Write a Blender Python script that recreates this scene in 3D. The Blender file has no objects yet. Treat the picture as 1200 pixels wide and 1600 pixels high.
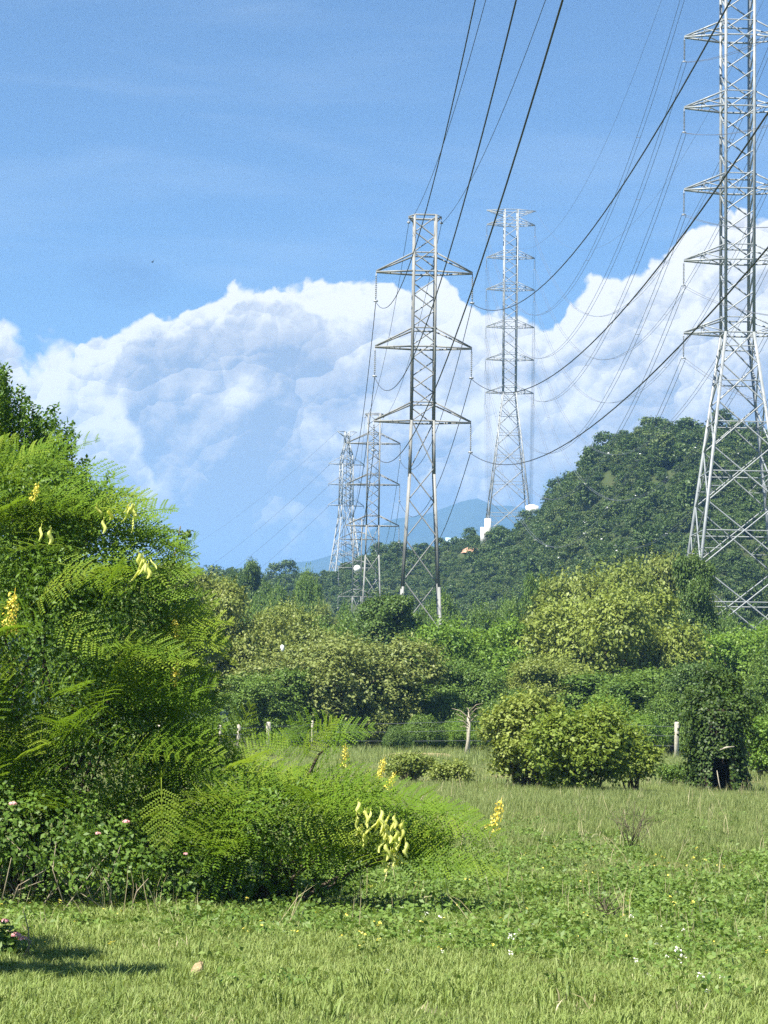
import bpy, math, random
import numpy as np
from mathutils import Vector, Matrix

random.seed(11)
rng = np.random.default_rng(11)
sc = bpy.context.scene
COL = sc.collection

# ------------------------------------------------------------------ camera
FPX = 3550.0                      # focal length in pixels of the 1200x1600 photograph
PITCH = math.atan2(1118 - 800, FPX)
ROLL = math.radians(0.85)
EYE = Vector((0, 0, 1.6))
CR = Matrix.Rotation(math.pi / 2 + PITCH, 3, 'X') @ Matrix.Rotation(ROLL, 3, 'Z')
cam = bpy.data.cameras.new('camera')
cam.sensor_fit = 'VERTICAL'
cam.sensor_height = 36
cam.lens = 36 * FPX / 1600
cam.clip_start = 0.1
cam.clip_end = 60000
camo = bpy.data.objects.new('camera', cam)
camo.matrix_world = Matrix.Translation(EYE) @ CR.to_4x4()
COL.objects.link(camo)
sc.camera = camo


def at(px, py, Y):
    d = CR @ Vector(((px - 600) / FPX, (800 - py) / FPX, -1))
    return EYE + d * (Y / d.y)


def hor(px):
    return 1118 + (px - 600) * math.tan(ROLL)


# ------------------------------------------------------------------ light, exposure
SUN_EL = math.radians(56)
SUN_AZ = math.atan2(-0.60, -0.66)     # clockwise from +Y : left of and behind the viewer
sun_dir = Vector((math.sin(SUN_AZ) * math.cos(SUN_EL), math.cos(SUN_AZ) * math.cos(SUN_EL), math.sin(SUN_EL)))
sl = bpy.data.lights.new('sun', 'SUN')
sl.energy = 5.0
sl.angle = math.radians(0.5)
sl.color = (1.0, 0.95, 0.86)
so = bpy.data.objects.new('sun', sl)
so.rotation_euler = (-sun_dir).to_track_quat('-Z', 'Y').to_euler()
so.location = (0, 0, 120)
COL.objects.link(so)

vs = sc.view_settings
vs.view_transform = 'Standard'
vs.look = 'None'
vs.gamma = 1
vs.use_curve_mapping = False
vs.exposure = 1.42
EXPO = 2 ** vs.exposure

sc.render.engine = 'CYCLES'
cy = sc.cycles
cy.max_bounces = 7
cy.diffuse_bounces = 4
cy.glossy_bounces = 2
cy.transmission_bounces = 5
cy.transparent_max_bounces = 6
cy.volume_bounces = 1
cy.use_denoising = False
cy.use_adaptive_sampling = True
cy.adaptive_threshold = 0.012
cy.caustics_reflective = False
cy.caustics_refractive = False
cy.sample_clamp_indirect = 6
sc.render.filter_size = 1.2

# ------------------------------------------------------------------ world: sky with clouds
world = bpy.data.worlds.new('World')
sc.world = world
world.cycles.sampling_method = 'MANUAL'
world.cycles.sample_map_resolution = 256
world.use_nodes = True
wt = world.node_tree
wt.nodes.clear()


class S:
    """tiny wrapper round a node socket so that shader maths reads as maths"""
    tree = wt

    def __init__(s, k):
        s.k = k

    def _op(s, op, *a):
        n = S.tree.nodes.new('ShaderNodeMath')
        n.operation = op
        for i, x in enumerate((s,) + a):
            if isinstance(x, S):
                S.tree.links.new(x.k, n.inputs[i])
            else:
                n.inputs[i].default_value = x
        return S(n.outputs[0])

    def __add__(s, o): return s._op('ADD', o)
    __radd__ = __add__
    def __sub__(s, o): return s._op('SUBTRACT', o)
    def __rsub__(s, o): return (s * -1) + o
    def __mul__(s, o): return s._op('MULTIPLY', o)
    __rmul__ = __mul__
    def __truediv__(s, o): return s._op('DIVIDE', o)
    def clamp(s):
        r = s._op('ADD', 0.0)
        r.k.node.use_clamp = True
        return r

    def step(s, a, b, lo=0.0, hi=1.0):
        n = S.tree.nodes.new('ShaderNodeMapRange')
        n.interpolation_type = 'SMOOTHSTEP'
        S.tree.links.new(s.k, n.inputs[0])
        n.inputs[1].default_value = a
        n.inputs[2].default_value = b
        n.inputs[3].default_value = lo
        n.inputs[4].default_value = hi
        return S(n.outputs[0])


def combine(x, y, z):
    n = S.tree.nodes.new('ShaderNodeCombineXYZ')
    for i, v in enumerate((x, y, z)):
        if isinstance(v, S):
            S.tree.links.new(v.k, n.inputs[i])
        else:
            n.inputs[i].default_value = v
    return n.outputs[0]


def noise(vec, scale, detail=6, rough=0.55, dist=0.0):
    n = S.tree.nodes.new('ShaderNodeTexNoise')
    if vec is not None:
        S.tree.links.new(vec, n.inputs['Vector'])
    n.inputs['Scale'].default_value = scale
    n.inputs['Detail'].default_value = detail
    n.inputs['Roughness'].default_value = rough
    n.inputs['Distortion'].default_value = dist
    return S(n.outputs[0])


def voro(vec, scale):
    n = S.tree.nodes.new('ShaderNodeTexVoronoi')
    n.feature = 'F1'
    S.tree.links.new(vec, n.inputs['Vector'])
    n.inputs['Scale'].default_value = scale
    return S(n.outputs[0])


def mixc(f, a, b):
    n = S.tree.nodes.new('ShaderNodeMix')
    n.data_type = 'RGBA'
    for i, v in ((0, f), (6, a), (7, b)):
        if isinstance(v, S):
            S.tree.links.new(v.k, n.inputs[i])
        elif isinstance(v, (tuple, list)):
            n.inputs[i].default_value = (*v, 1)
        else:
            n.inputs[i].default_value = v
    return S(n.outputs[2])


def lin(r, g, b):
    f = lambda c: ((c / 255 + 0.055) / 1.055) ** 2.4 if c > 10 else c / 255 / 12.92
    return (f(r) / EXPO, f(g) / EXPO, f(b) / EXPO)


tc = wt.nodes.new('ShaderNodeTexCoord')
sep = wt.nodes.new('ShaderNodeSeparateXYZ')
wt.links.new(tc.outputs['Generated'], sep.inputs[0])
dx, dy, dz = S(sep.outputs[0]), S(sep.outputs[1]), S(sep.outputs[2])
az = dx._op('ARCTAN2', dy)
el = dz._op('ARCTAN2', (dx * dx + dy * dy)._op('SQRT'))
U = az * FPX
V = el * FPX
PP = (U + 600.0)._op('PINGPONG', 1200.0) / 1200.0       # the bank of cloud goes on round the horizon


def curve(pts):
    """cloud-top elevation along the bank (given as photo rows, kept as elevation)"""
    n = S.tree.nodes.new('ShaderNodeFloatCurve')
    c = n.mapping.curves[0]
    ps = [(px / 1200, (hor(px) - py) / 1000) for px, py in pts]
    while len(c.points) < len(ps):
        c.points.new(0.5, 0.5)
    for p, (a, b) in zip(c.points, ps):
        p.location = (a, b)
        p.handle_type = 'AUTO'
    n.mapping.update()
    S.tree.links.new(PP.k, n.inputs[1])
    return S(n.outputs[0]) * 1000.0


cvec = combine(U / 400.0, V / 400.0, 3.7)
warp = noise(cvec, 5.0, 4, 0.5)
cw = combine(U / 400.0 + warp * 0.22, V / 400.0 + warp * 0.16, 1.3)
big = noise(cvec, 2.0, 9, 0.58)
v1 = voro(cw, 6.0)
v2 = voro(cw, 15.0)
v3 = voro(cw, 34.0)
puff = (0.42 - v1) * 46.0 + (0.42 - v2) * 22.0 + (0.42 - v3) * 9.0


def billow(scale, z):
    """how far each rounded puff faces the sun, -1..1"""
    n = S.tree.nodes.new('ShaderNodeTexVoronoi')
    n.feature = 'F1'
    n.voronoi_dimensions = '2D'
    wa = noise(combine(U / 400.0, V / 400.0, z), scale * 0.9, 3, 0.55)
    wb = noise(combine(U / 400.0, V / 400.0, z + 9.0), scale * 0.9, 3, 0.55)
    px_, py_ = U / 400.0 + (wa - 0.5) * (1.1 / scale), V / 330.0 + (wb - 0.5) * (1.1 / scale)
    S.tree.links.new(combine(px_, py_, 0.0), n.inputs['Vector'])
    n.inputs['Scale'].default_value = scale
    sp = S.tree.nodes.new('ShaderNodeSeparateXYZ')
    S.tree.links.new(n.outputs['Position'], sp.inputs[0])
    return ((px_ - S(sp.outputs[0])) * -0.55 + (py_ - S(sp.outputs[1])) * 0.84) * scale


bil = billow(2.6, 1.0) * 0.30 + billow(6.0, 2.0) * 0.24 + billow(14.0, 3.0) * 0.13
# relief of the billows: density here against density a little toward the sun
LX, LY = -0.075, 0.085
rel_a = noise(combine(U / 400.0, V / 400.0, 8.1), 3.2, 7, 0.56, 0.5)
rel_b = noise(combine(U / 400.0 + LX, V / 400.0 + LY, 8.1), 3.2, 7, 0.56, 0.5)
fine_a = noise(combine(U / 400.0, V / 400.0, 5.1), 8.5, 6, 0.6, 0.6)
fine_b = noise(combine(U / 400.0 - 0.03, V / 400.0 + 0.034, 5.1), 8.5, 6, 0.6, 0.6)
relief = (rel_a - rel_b) * 1.25 + (fine_a - fine_b) * 0.75
soft = noise(combine(U / 520.0, V / 420.0, 12.2), 1.7, 5, 0.5)

K = 1.32          # seen through the haze over the plain
WHITE = tuple(K * c for c in lin(255, 246, 233))
GREY = tuple(K * c for c in lin(197, 193, 192))
BLUE = tuple(K * c for c in lin(150, 156, 170))


def tone(l):
    return mixc(l.step(0.42, 1.05), mixc(l.step(0.0, 0.52), BLUE, GREY), WHITE)


layers = [
    # top edge, roughness of the edge, softness, depth over which it falls into shade, brightness at its rim, floor
    ([(0, 640), (90, 600), (115, 550), (160, 515), (230, 500), (280, 485), (330, 452), (385, 440), (440, 444), (490, 432),
      (560, 430), (620, 440), (690, 440), (745, 485), (800, 492), (860, 500), (900, 462), (950, 428), (1000, 425),
      (1050, 390), (1110, 352), (1200, 345)], 1.0, 5, 150, 1.15, 0.55),
    ([(0, 720), (110, 720), (150, 610), (190, 545), (240, 530), (300, 512), (350, 482), (400, 466), (450, 470), (500, 500),
      (560, 520), (640, 560), (700, 540), (780, 560), (840, 575), (900, 570), (960, 500), (1040, 500), (1100, 440), (1200, 420)], 1.1, 9, 150, 0.60, 0.18),
    ([(0, 505), (25, 540), (50, 556), (85, 545), (120, 560), (170, 620), (215, 690), (260, 770), (330, 850), (420, 830), (500, 700),
      (560, 640), (640, 600), (720, 610), (800, 600), (870, 590), (930, 560), (1000, 520), (1080, 480), (1200, 460)], 1.3, 16, 200, 0.95, 0.35),
    ([(0, 700), (120, 760), (230, 740), (290, 640), (350, 600), (400, 590), (460, 620), (520, 660), (600, 660), (680, 670), (760, 680),
      (850, 650), (950, 640), (1040, 600), (1120, 600), (1200, 620)], 1.6, 24, 150, 0.58, 0.05),
]
cloud = None
cov = None
for i, (pts, rough, soften, depth, bright, floor) in enumerate(layers):
    T = curve(pts)
    shift = noise(combine(U / 400.0, V / 400.0, 20.0 + 7.3 * i), 4.5, 7, 0.55)
    h = V - T - (puff * (0.8 * rough) + (shift - 0.5) * (44.0 * rough))
    c = h.step(soften, -soften)
    d = (h * -1.0) + (soft - 0.5) * 140.0
    lit = d.step(-20, depth, bright, floor) + relief * 1.1 + bil * (soft.step(0.30, 0.62) * 0.6 + 0.35) + (0.40 - v2) * 0.14
    col = tone(lit.clamp())
    if cloud is None:
        cloud, cov = col, c
    else:
        cloud = mixc(c, cloud, col)
        cov = cov._op('MAXIMUM', c)
# the bank thins into blue distance toward the horizon
low = (V + (soft - 0.5) * 150.0 + (rel_a - 0.5) * 60.0 + U * -0.06)
cloud = mixc(low.step(310, 165), cloud, lin(156, 168, 196))
cloud = mixc(low.step(250, 130), cloud, lin(102, 136, 196))
# thin high veils
veil = noise(combine(U / 900.0 + V / 2600.0, V / 150.0, 5.0), 1.5, 5, 0.55, 0.4)
veil = veil.step(0.44, 0.78) * 0.20
puff2 = noise(combine(U / 150.0, V / 90.0, 2.2), 1.6, 6, 0.6)
sky = wt.nodes.new('ShaderNodeTexSky')
sky.sky_type = 'NISHITA'
sky.sun_disc = False
sky.sun_elevation = SUN_EL
sky.sun_rotation = SUN_AZ
sky.altitude = 0
sky.air_density = 0.85
sky.dust_density = 0.1
sky.ozone_density = 3.0
bg_sky = wt.nodes.new('ShaderNodeBackground')
bg_sky.inputs[1].default_value = 0.05
S.tree = wt
tinted = wt.nodes.new('ShaderNodeMix')
tinted.data_type = 'RGBA'
tinted.blend_type = 'MULTIPLY'
tinted.inputs[0].default_value = 1
tinted.inputs[7].default_value = (0.74, 0.88, 1.0, 1)
wt.links.new(sky.outputs[0], tinted.inputs[6])
wt.links.new(tinted.outputs[2], bg_sky.inputs[0])
bg_veil = wt.nodes.new('ShaderNodeBackground')
bg_veil.inputs[0].default_value = (*lin(214, 230, 248), 1)
bg_cloud = wt.nodes.new('ShaderNodeBackground')
wt.links.new(cloud.k, bg_cloud.inputs[0])
m1 = wt.nodes.new('ShaderNodeMixShader')
wt.links.new(veil.k, m1.inputs[0])
wt.links.new(bg_sky.outputs[0], m1.inputs[1])
wt.links.new(bg_veil.outputs[0], m1.inputs[2])
m2 = wt.nodes.new('ShaderNodeMixShader')
wt.links.new(cov.k, m2.inputs[0])
wt.links.new(m1.outputs[0], m2.inputs[1])
wt.links.new(bg_cloud.outputs[0], m2.inputs[2])
# one thin grey wisp over the bank
S.tree = wt
wx, wy = (U + 418.0) / 62.0, (V - 668.0) / 34.0
wisp = (1.0 - (wx * wx + wy * wy) * 0.5).clamp()
wisp = (wisp * puff2.step(0.25, 0.60)) * 0.62
bg_wisp = wt.nodes.new('ShaderNodeBackground')
bg_wisp.inputs[0].default_value = (*lin(108, 140, 190), 1)
m3 = wt.nodes.new('ShaderNodeMixShader')
wt.links.new(wisp.k, m3.inputs[0])
wt.links.new(m2.outputs[0], m3.inputs[1])
wt.links.new(bg_wisp.outputs[0], m3.inputs[2])
wo = wt.nodes.new('ShaderNodeOutputWorld')
wt.links.new(m3.outputs[0], wo.inputs[0])


# ------------------------------------------------------------------ helpers
def tag(o, label=None, cat=None, group=None, kind=None):
    if label: o['label'] = label
    if cat: o['category'] = cat
    if group: o['group'] = group
    if kind: o['kind'] = kind
    return o


def link(o, parent=None):
    COL.objects.link(o)
    if parent is not None:
        o.parent = parent
    return o


def empty(name, loc=(0, 0, 0), rz=0.0):
    o = bpy.data.objects.new(name, None)
    o.empty_display_size = 0.3
    o.location = loc
    o.rotation_euler = (0, 0, rz)
    return link(o)


def mesh_np(name, verts, quads=None, tris=None, attrs=None, smooth=False):
    me = bpy.data.meshes.new(name)
    verts = np.asarray(verts, np.float32).reshape(-1, 3)
    me.vertices.add(len(verts))
    me.vertices.foreach_set('co', verts.ravel())
    li, st, n = [], [], 0
    for f, k in ((quads, 4), (tris, 3)):
        if f is None or len(f) == 0:
            continue
        f = np.asarray(f, np.int32).reshape(-1, k)
        li.append(f.ravel())
        st.append(n + np.arange(len(f), dtype=np.int32) * k)
        n += f.size
    if n:
        li = np.concatenate(li)
        st = np.concatenate(st)
        me.loops.add(len(li))
        me.loops.foreach_set('vertex_index', li)
        me.polygons.add(len(st))
        me.polygons.foreach_set('loop_start', st)
        if smooth:
            me.polygons.foreach_set('use_smooth', np.ones(len(st), bool))
    for k, v in (attrs or {}).items():
        v = np.asarray(v)
        if v.ndim == 2:
            a = me.attributes.new(k, 'FLOAT_VECTOR', 'POINT')
            a.data.foreach_set('vector', v.astype(np.float32).ravel())
        elif v.dtype.kind == 'i':
            a = me.attributes.new(k, 'INT', 'POINT')
            a.data.foreach_set('value', v.astype(np.int32))
        else:
            a = me.attributes.new(k, 'FLOAT', 'POINT')
            a.data.foreach_set('value', v.astype(np.float32))
    me.update(calc_edges=True)
    return me


class MB:
    """collects pieces and builds one mesh"""
    def __init__(s):
        s.v, s.q, s.t, s.a, s.n = [], [], [], [], 0

    def add(s, v, q=None, t=None, tint=0.5):
        v = np.asarray(v, np.float32).reshape(-1, 3)
        s.v.append(v)
        if q is not None and len(q): s.q.append(np.asarray(q, np.int32).reshape(-1, 4) + s.n)
        if t is not None and len(t): s.t.append(np.asarray(t, np.int32).reshape(-1, 3) + s.n)
        s.a.append(np.full(len(v), tint, np.float32) if np.isscalar(tint) else np.asarray(tint, np.float32))
        s.n += len(v)
        return s

    def tube(s, pts, radii, sides=6, cap=True, tint=0.5):
        pts = [Vector(p) for p in pts]
        if np.isscalar(radii):
            radii = [radii] * len(pts)
        V_, m = [], len(pts)
        for i, p in enumerate(pts):
            d = (pts[min(i + 1, m - 1)] - pts[max(i - 1, 0)]).normalized()
            a = d.cross(Vector((0.13, 0.31, 0.94)))
            if a.length < 1e-3:
                a = d.cross(Vector((1, 0, 0)))
            a.normalize()
            b = d.cross(a)
            for k in range(sides):
                t = 2 * math.pi * k / sides
                V_.append(p + (a * math.cos(t) + b * math.sin(t)) * radii[i])
        Q = []
        for i in range(m - 1):
            for k in range(sides):
                k2 = (k + 1) % sides
                Q.append((i * sides + k, i * sides + k2, (i + 1) * sides + k2, (i + 1) * sides + k))
        T_ = []
        if cap:
            V_.append(pts[0]); V_.append(pts[-1])
            c0, c1 = len(V_) - 2, len(V_) - 1
            for k in range(sides):
                k2 = (k + 1) % sides
                T_.append((c0, k2, k))
                T_.append((c1, (m - 1) * sides + k, (m - 1) * sides + k2))
        return s.add(V_, Q, T_, tint)

    def box(s, c, h, rz=0.0, tint=0.5):
        V_ = []
        for z in (-1, 1):
            for x, y in ((-1, -1), (1, -1), (1, 1), (-1, 1)):
                X, Y = x * h[0], y * h[1]
                V_.append((c[0] + X * math.cos(rz) - Y * math.sin(rz), c[1] + X * math.sin(rz) + Y * math.cos(rz), c[2] + z * h[2]))
        return s.add(V_, [(3, 2, 1, 0), (4, 5, 6, 7), (0, 1, 5, 4), (1, 2, 6, 5), (2, 3, 7, 6), (3, 0, 4, 7)], tint=tint)

    def mesh(s, name, smooth=False):
        return mesh_np(name, np.concatenate(s.v), np.concatenate(s.q) if s.q else None,
                       np.concatenate(s.t) if s.t else None, {'tint': np.concatenate(s.a)}, smooth)

    def build(s, name, mat, parent=None, smooth=False):
        me = s.mesh(name, smooth)
        me.materials.append(mat)
        return link(bpy.data.objects.new(name, me), parent)


def obj(name, me, mat=None, parent=None):
    if mat is not None and len(me.materials) == 0:
        me.materials.append(mat)
    return link(bpy.data.objects.new(name, me), parent)


def unit(a):
    return a / np.maximum(np.linalg.norm(a, axis=-1, keepdims=True), 1e-9)


def leaf_arrays(P, N, L, W, tint, cup=0.12):
    """rhombic leaves, four verts each, lightly cupped"""
    n = len(P)
    L = np.broadcast_to(np.asarray(L, float), (n,))[:, None]
    W = np.broadcast_to(np.asarray(W, float), (n,))[:, None]
    N = unit(N)
    t = unit(np.cross(N, rng.normal(size=(n, 3))))
    b = np.cross(N, t)
    v = np.stack([P - t * L * .5, P + b * W * .5 + N * W * cup, P + t * L * .5 - N * L * cup, P - b * W * .5 + N * W * cup], 1)
    q = np.arange(n * 4).reshape(n, 4)
    return v.reshape(-1, 3), q, np.repeat(tint, 4)


# ------------------------------------------------------------------ materials
def new_mat(name):
    m = bpy.data.materials.new(name)
    m.use_nodes = True
    m.node_tree.nodes.clear()
    S.tree = m.node_tree
    return m


def finish(m, shader):
    o = m.node_tree.nodes.new('ShaderNodeOutputMaterial')
    m.node_tree.links.new(shader, o.inputs[0])
    return m


def principled(col, rough=0.6, spec=0.3, metal=0.0, normal=None):
    n = S.tree.nodes.new('ShaderNodeBsdfPrincipled')
    if isinstance(col, S):
        S.tree.links.new(col.k, n.inputs['Base Color'])
    else:
        n.inputs['Base Color'].default_value = (*col, 1)
    if isinstance(rough, S):
        S.tree.links.new(rough.k, n.inputs['Roughness'])
    else:
        n.inputs['Roughness'].default_value = rough
    n.inputs['Specular IOR Level'].default_value = spec
    n.inputs['Metallic'].default_value = metal
    if normal is not None:
        S.tree.links.new(normal, n.inputs['Normal'])
    return n.outputs[0]


def attr(name='tint'):
    n = S.tree.nodes.new('ShaderNodeAttribute')
    n.attribute_name = name
    return S(n.outputs['Fac'])


def obj_random():
    return S(S.tree.nodes.new('ShaderNodeObjectInfo').outputs['Random'])


def geo_pos():
    return S.tree.nodes.new('ShaderNodeNewGeometry').outputs['Position']


def bump(h, strength=0.4, dist=0.05):
    n = S.tree.nodes.new('ShaderNodeBump')
    n.inputs['Strength'].default_value = strength
    n.inputs['Distance'].default_value = dist
    S.tree.links.new(h.k, n.inputs['Height'])
    return n.outputs[0]


def leaf_mat(name, c0, c1, c2=None, trans=0.32, rough=0.5, spec=0.28, world_scale=None):
    """leaf colour runs c0..c1 by the leaf's own tint; c2 is the kind's older or younger leaves"""
    m = new_mat(name)
    t = attr()
    r = obj_random()
    col = mixc(t, c0, c1)
    if c2 is not None:
        k = ((r * 0.6 + t * 0.4)).step(0.45, 0.95)
        col = mixc(k * 0.8, col, c2)
    if world_scale:
        w = noise(geo_pos(), world_scale, 3, 0.5)
        col = mixc(w.step(0.35, 0.7) * 0.55, col, c1)
    p = principled(col, rough, spec)
    tr = S.tree.nodes.new('ShaderNodeBsdfTranslucent')
    tcol = mixc(0.35, col, (c1[0] * 1.9, c1[1] * 1.8, c1[2] * 0.7))
    S.tree.links.new(tcol.k, tr.inputs[0])
    mx = S.tree.nodes.new('ShaderNodeMixShader')
    mx.inputs[0].default_value = trans
    S.tree.links.new(p, mx.inputs[1])
    S.tree.links.new(tr.outputs[0], mx.inputs[2])
    return finish(m, mx.outputs[0])


def plain_mat(name, c0, c1, rough=0.7, spec=0.25, scale=6.0, metal=0.0, bumpy=0.0):
    m = new_mat(name)
    tcn = S.tree.nodes.new('ShaderNodeTexCoord')
    n = noise(tcn.outputs['Object'], scale, 6, 0.6)
    col = mixc(n.step(0.3, 0.7), c0, c1)
    nm = bump(n, bumpy, 0.03) if bumpy else None
    return finish(m, principled(col, rough, spec, metal, nm))


M = {}
M['steel'] = plain_mat('galvanised_steel', (0.20, 0.22, 0.225), (0.31, 0.33, 0.33), 0.48, 0.5, 1.3)
M['steel_dull'] = plain_mat('weathered_steel', (0.17, 0.175, 0.165), (0.26, 0.265, 0.25), 0.6, 0.4, 1.1)
M['glass'] = plain_mat('insulator_porcelain', (0.22, 0.24, 0.25), (0.34, 0.36, 0.37), 0.3, 0.5, 3)
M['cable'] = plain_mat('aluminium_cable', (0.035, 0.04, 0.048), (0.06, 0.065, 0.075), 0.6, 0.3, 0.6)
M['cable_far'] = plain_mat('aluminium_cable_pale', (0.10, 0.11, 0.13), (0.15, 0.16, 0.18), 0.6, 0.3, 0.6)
M['concrete'] = plain_mat('concrete', (0.62, 0.61, 0.58), (0.78, 0.77, 0.74), 0.85, 0.2, 3, bumpy=0.2)
M['post'] = plain_mat('concrete_post', (0.38, 0.35, 0.27), (0.56, 0.52, 0.42), 0.85, 0.2, 9, bumpy=0.3)
M['white'] = plain_mat('white_paint', (0.78, 0.79, 0.78), (0.84, 0.84, 0.83), 0.6, 0.3, 3)
M['bark'] = plain_mat('bark', (0.07, 0.055, 0.038), (0.14, 0.115, 0.08), 0.9, 0.15, 14, bumpy=0.6)
M['twig'] = plain_mat('dry_twig', (0.22, 0.18, 0.12), (0.40, 0.35, 0.25), 0.9, 0.15, 20)
M['greystem'] = plain_mat('green_stem', (0.16, 0.20, 0.06), (0.30, 0.30, 0.12), 0.8, 0.2, 12)
M['rock'] = plain_mat('sandstone', (0.30, 0.23, 0.12), (0.48, 0.38, 0.22), 0.9, 0.2, 30, bumpy=0.9)
M['redsoil'] = plain_mat('red_soil', (0.30, 0.17, 0.10), (0.48, 0.30, 0.20), 0.95, 0.1, 1.5, bumpy=0.4)
M['darkbark'] = plain_mat('shade_darkened_bark', (0.022, 0.017, 0.012), (0.05, 0.04, 0.03), 0.95, 0.1, 14, bumpy=0.6)  # stump bark darkened: the shade of the hollow is put into the colour
M['barewood'] = plain_mat('bleached_wood', (0.30, 0.27, 0.20), (0.46, 0.42, 0.33), 0.9, 0.2, 14, bumpy=0.4)
M['rooftin'] = plain_mat('pale_blue_roof', (0.36, 0.55, 0.72), (0.46, 0.64, 0.80), 0.5, 0.4, 2)
M['feather'] = plain_mat('white_feather', (0.78, 0.78, 0.76), (0.86, 0.86, 0.84), 0.8, 0.2, 5)
M['darkfeather'] = plain_mat('dark_feather', (0.02, 0.02, 0.025), (0.05, 0.05, 0.055), 0.7, 0.2, 5)
M['petal_yellow'] = leaf_mat('yellow_petal', (0.74, 0.58, 0.06), (0.88, 0.8, 0.2), trans=0.3)
M['petal_pink'] = leaf_mat('pink_petal', (0.80, 0.30, 0.36), (0.86, 0.62, 0.60), trans=0.25)
M['pod'] = leaf_mat('pale_pod', (0.6, 0.64, 0.14), (0.78, 0.8, 0.3), trans=0.4)
M['petal_white'] = leaf_mat('white_petal', (0.72, 0.72, 0.62), (0.82, 0.82, 0.76), trans=0.25)
M['fern'] = leaf_mat('feathery_leaf', (0.075, 0.148, 0.013), (0.18, 0.29, 0.026), (0.28, 0.34, 0.042), trans=0.42, rough=0.55, spec=0.12)
M['tallshrub'] = leaf_mat('small_dark_leaf', (0.055, 0.125, 0.018), (0.145, 0.25, 0.036), trans=0.26, rough=0.42)
M['under'] = leaf_mat('undergrowth_leaf', (0.06, 0.125, 0.014), (0.165, 0.27, 0.03), trans=0.32)
M['lantana'] = leaf_mat('lantana_leaf', (0.055, 0.115, 0.016), (0.15, 0.25, 0.036), trans=0.3)
M['olive'] = leaf_mat('olive_leaf', (0.1, 0.15, 0.026), (0.235, 0.285, 0.06), (0.28, 0.3, 0.08), trans=0.26, world_scale=0.45)
M['brownolive'] = leaf_mat('brown_olive_leaf', (0.105, 0.15, 0.034), (0.235, 0.275, 0.072), (0.27, 0.28, 0.09), trans=0.24, world_scale=0.45)
M['yellowgreen'] = leaf_mat('yellow_green_leaf', (0.11, 0.16, 0.024), (0.27, 0.325, 0.065), (0.32, 0.35, 0.09), trans=0.28, world_scale=0.4)
M['midgreen'] = leaf_mat('mid_green_leaf', (0.055, 0.12, 0.018), (0.155, 0.24, 0.04), trans=0.26, world_scale=0.5)
M['freshgreen'] = leaf_mat('fresh_green_leaf', (0.065, 0.145, 0.016), (0.185, 0.295, 0.036), trans=0.3, world_scale=0.5)
M['darkgreen'] = leaf_mat('dark_green_leaf', (0.042, 0.092, 0.018), (0.115, 0.185, 0.036), trans=0.2, world_scale=0.5)
M['hill'] = leaf_mat('hillside_leaf', (0.042, 0.082, 0.018), (0.078, 0.128, 0.028), (0.135, 0.175, 0.042), trans=0.16, world_scale=0.035)
M['shrub_yellow'] = leaf_mat('yellow_shrub_leaf', (0.1, 0.16, 0.018), (0.24, 0.31, 0.05), (0.32, 0.36, 0.09), trans=0.32)
M['ivy'] = leaf_mat('ivy_leaf', (0.020, 0.050, 0.008), (0.085, 0.135, 0.022), trans=0.2)
M['grass'] = leaf_mat('grass_blade', (0.115, 0.18, 0.034), (0.255, 0.325, 0.088), (0.34, 0.37, 0.14), trans=0.3, rough=0.55, world_scale=0.5)
M['grass_tall'] = leaf_mat('tall_grass_blade', (0.115, 0.17, 0.04), (0.245, 0.3, 0.095), (0.31, 0.33, 0.14), trans=0.3, rough=0.6, world_scale=0.35)
M['creeper'] = leaf_mat('creeper_leaf', (0.06, 0.13, 0.02), (0.17, 0.26, 0.05), (0.24, 0.31, 0.09), trans=0.28, rough=0.5, world_scale=0.6)
M['drystalk'] = leaf_mat('dry_stalk', (0.34, 0.29, 0.15), (0.52, 0.47, 0.28), trans=0.2)


# ------------------------------------------------------------------ terrain
def ground_z(x, y):
    x = np.asarray(x, float); y = np.asarray(y, float)
    f = np.clip(1 - y / 260, 0, 1) * np.clip(1 - np.abs(x) / 160, 0, 1)
    return f * (0.05 * np.sin(x * 0.7 + 1.3) * np.cos(y * 0.43) + 0.07 * np.sin(x * 0.21 + y * 0.17))


def gz(x, y):
    return float(ground_z(x, y))


def make_ground():
    ys = np.concatenate([np.linspace(-60, 4, 17), np.linspace(5, 60, 111), np.linspace(61, 130, 70), 130 * np.exp(np.linspace(0.02, math.log(30000 / 130), 40))])
    xr = np.concatenate([np.linspace(0, 20, 41), np.linspace(21, 60, 30), 60 * np.exp(np.linspace(0.03, math.log(30000 / 60), 30))])
    xs = np.concatenate([-xr[:0:-1], xr])
    X, Y = np.meshgrid(xs, ys)
    Z = ground_z(X, Y)
    n, m = X.shape
    idx = np.arange(n * m).reshape(n, m)
    q = np.stack([idx[:-1, :-1], idx[:-1, 1:], idx[1:, 1:], idx[1:, :-1]], -1).reshape(-1, 4)
    m_ = new_mat('ground_soil')
    p = geo_pos()
    n1 = noise(p, 0.22, 5, 0.6)
    n2 = noise(p, 2.3, 6, 0.6)
    n3 = noise(p, 17.0, 5, 0.6)
    col = mixc(n2.step(0.3, 0.7), (0.060, 0.085, 0.022), (0.120, 0.140, 0.045))
    soil = mixc(n3, (0.22, 0.155, 0.085), (0.42, 0.31, 0.19))
    col = mixc((n1 * 0.7 + n2 * 0.3).step(0.52, 0.66), col, soil)
    finish(m_, principled(col, 0.95, 0.1, normal=bump(n3, 0.6, 0.03)))
    tag(obj('ground', mesh_np('ground', np.stack([X, Y, Z], -1), q, smooth=True), m_), kind='structure')


make_ground()

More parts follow.
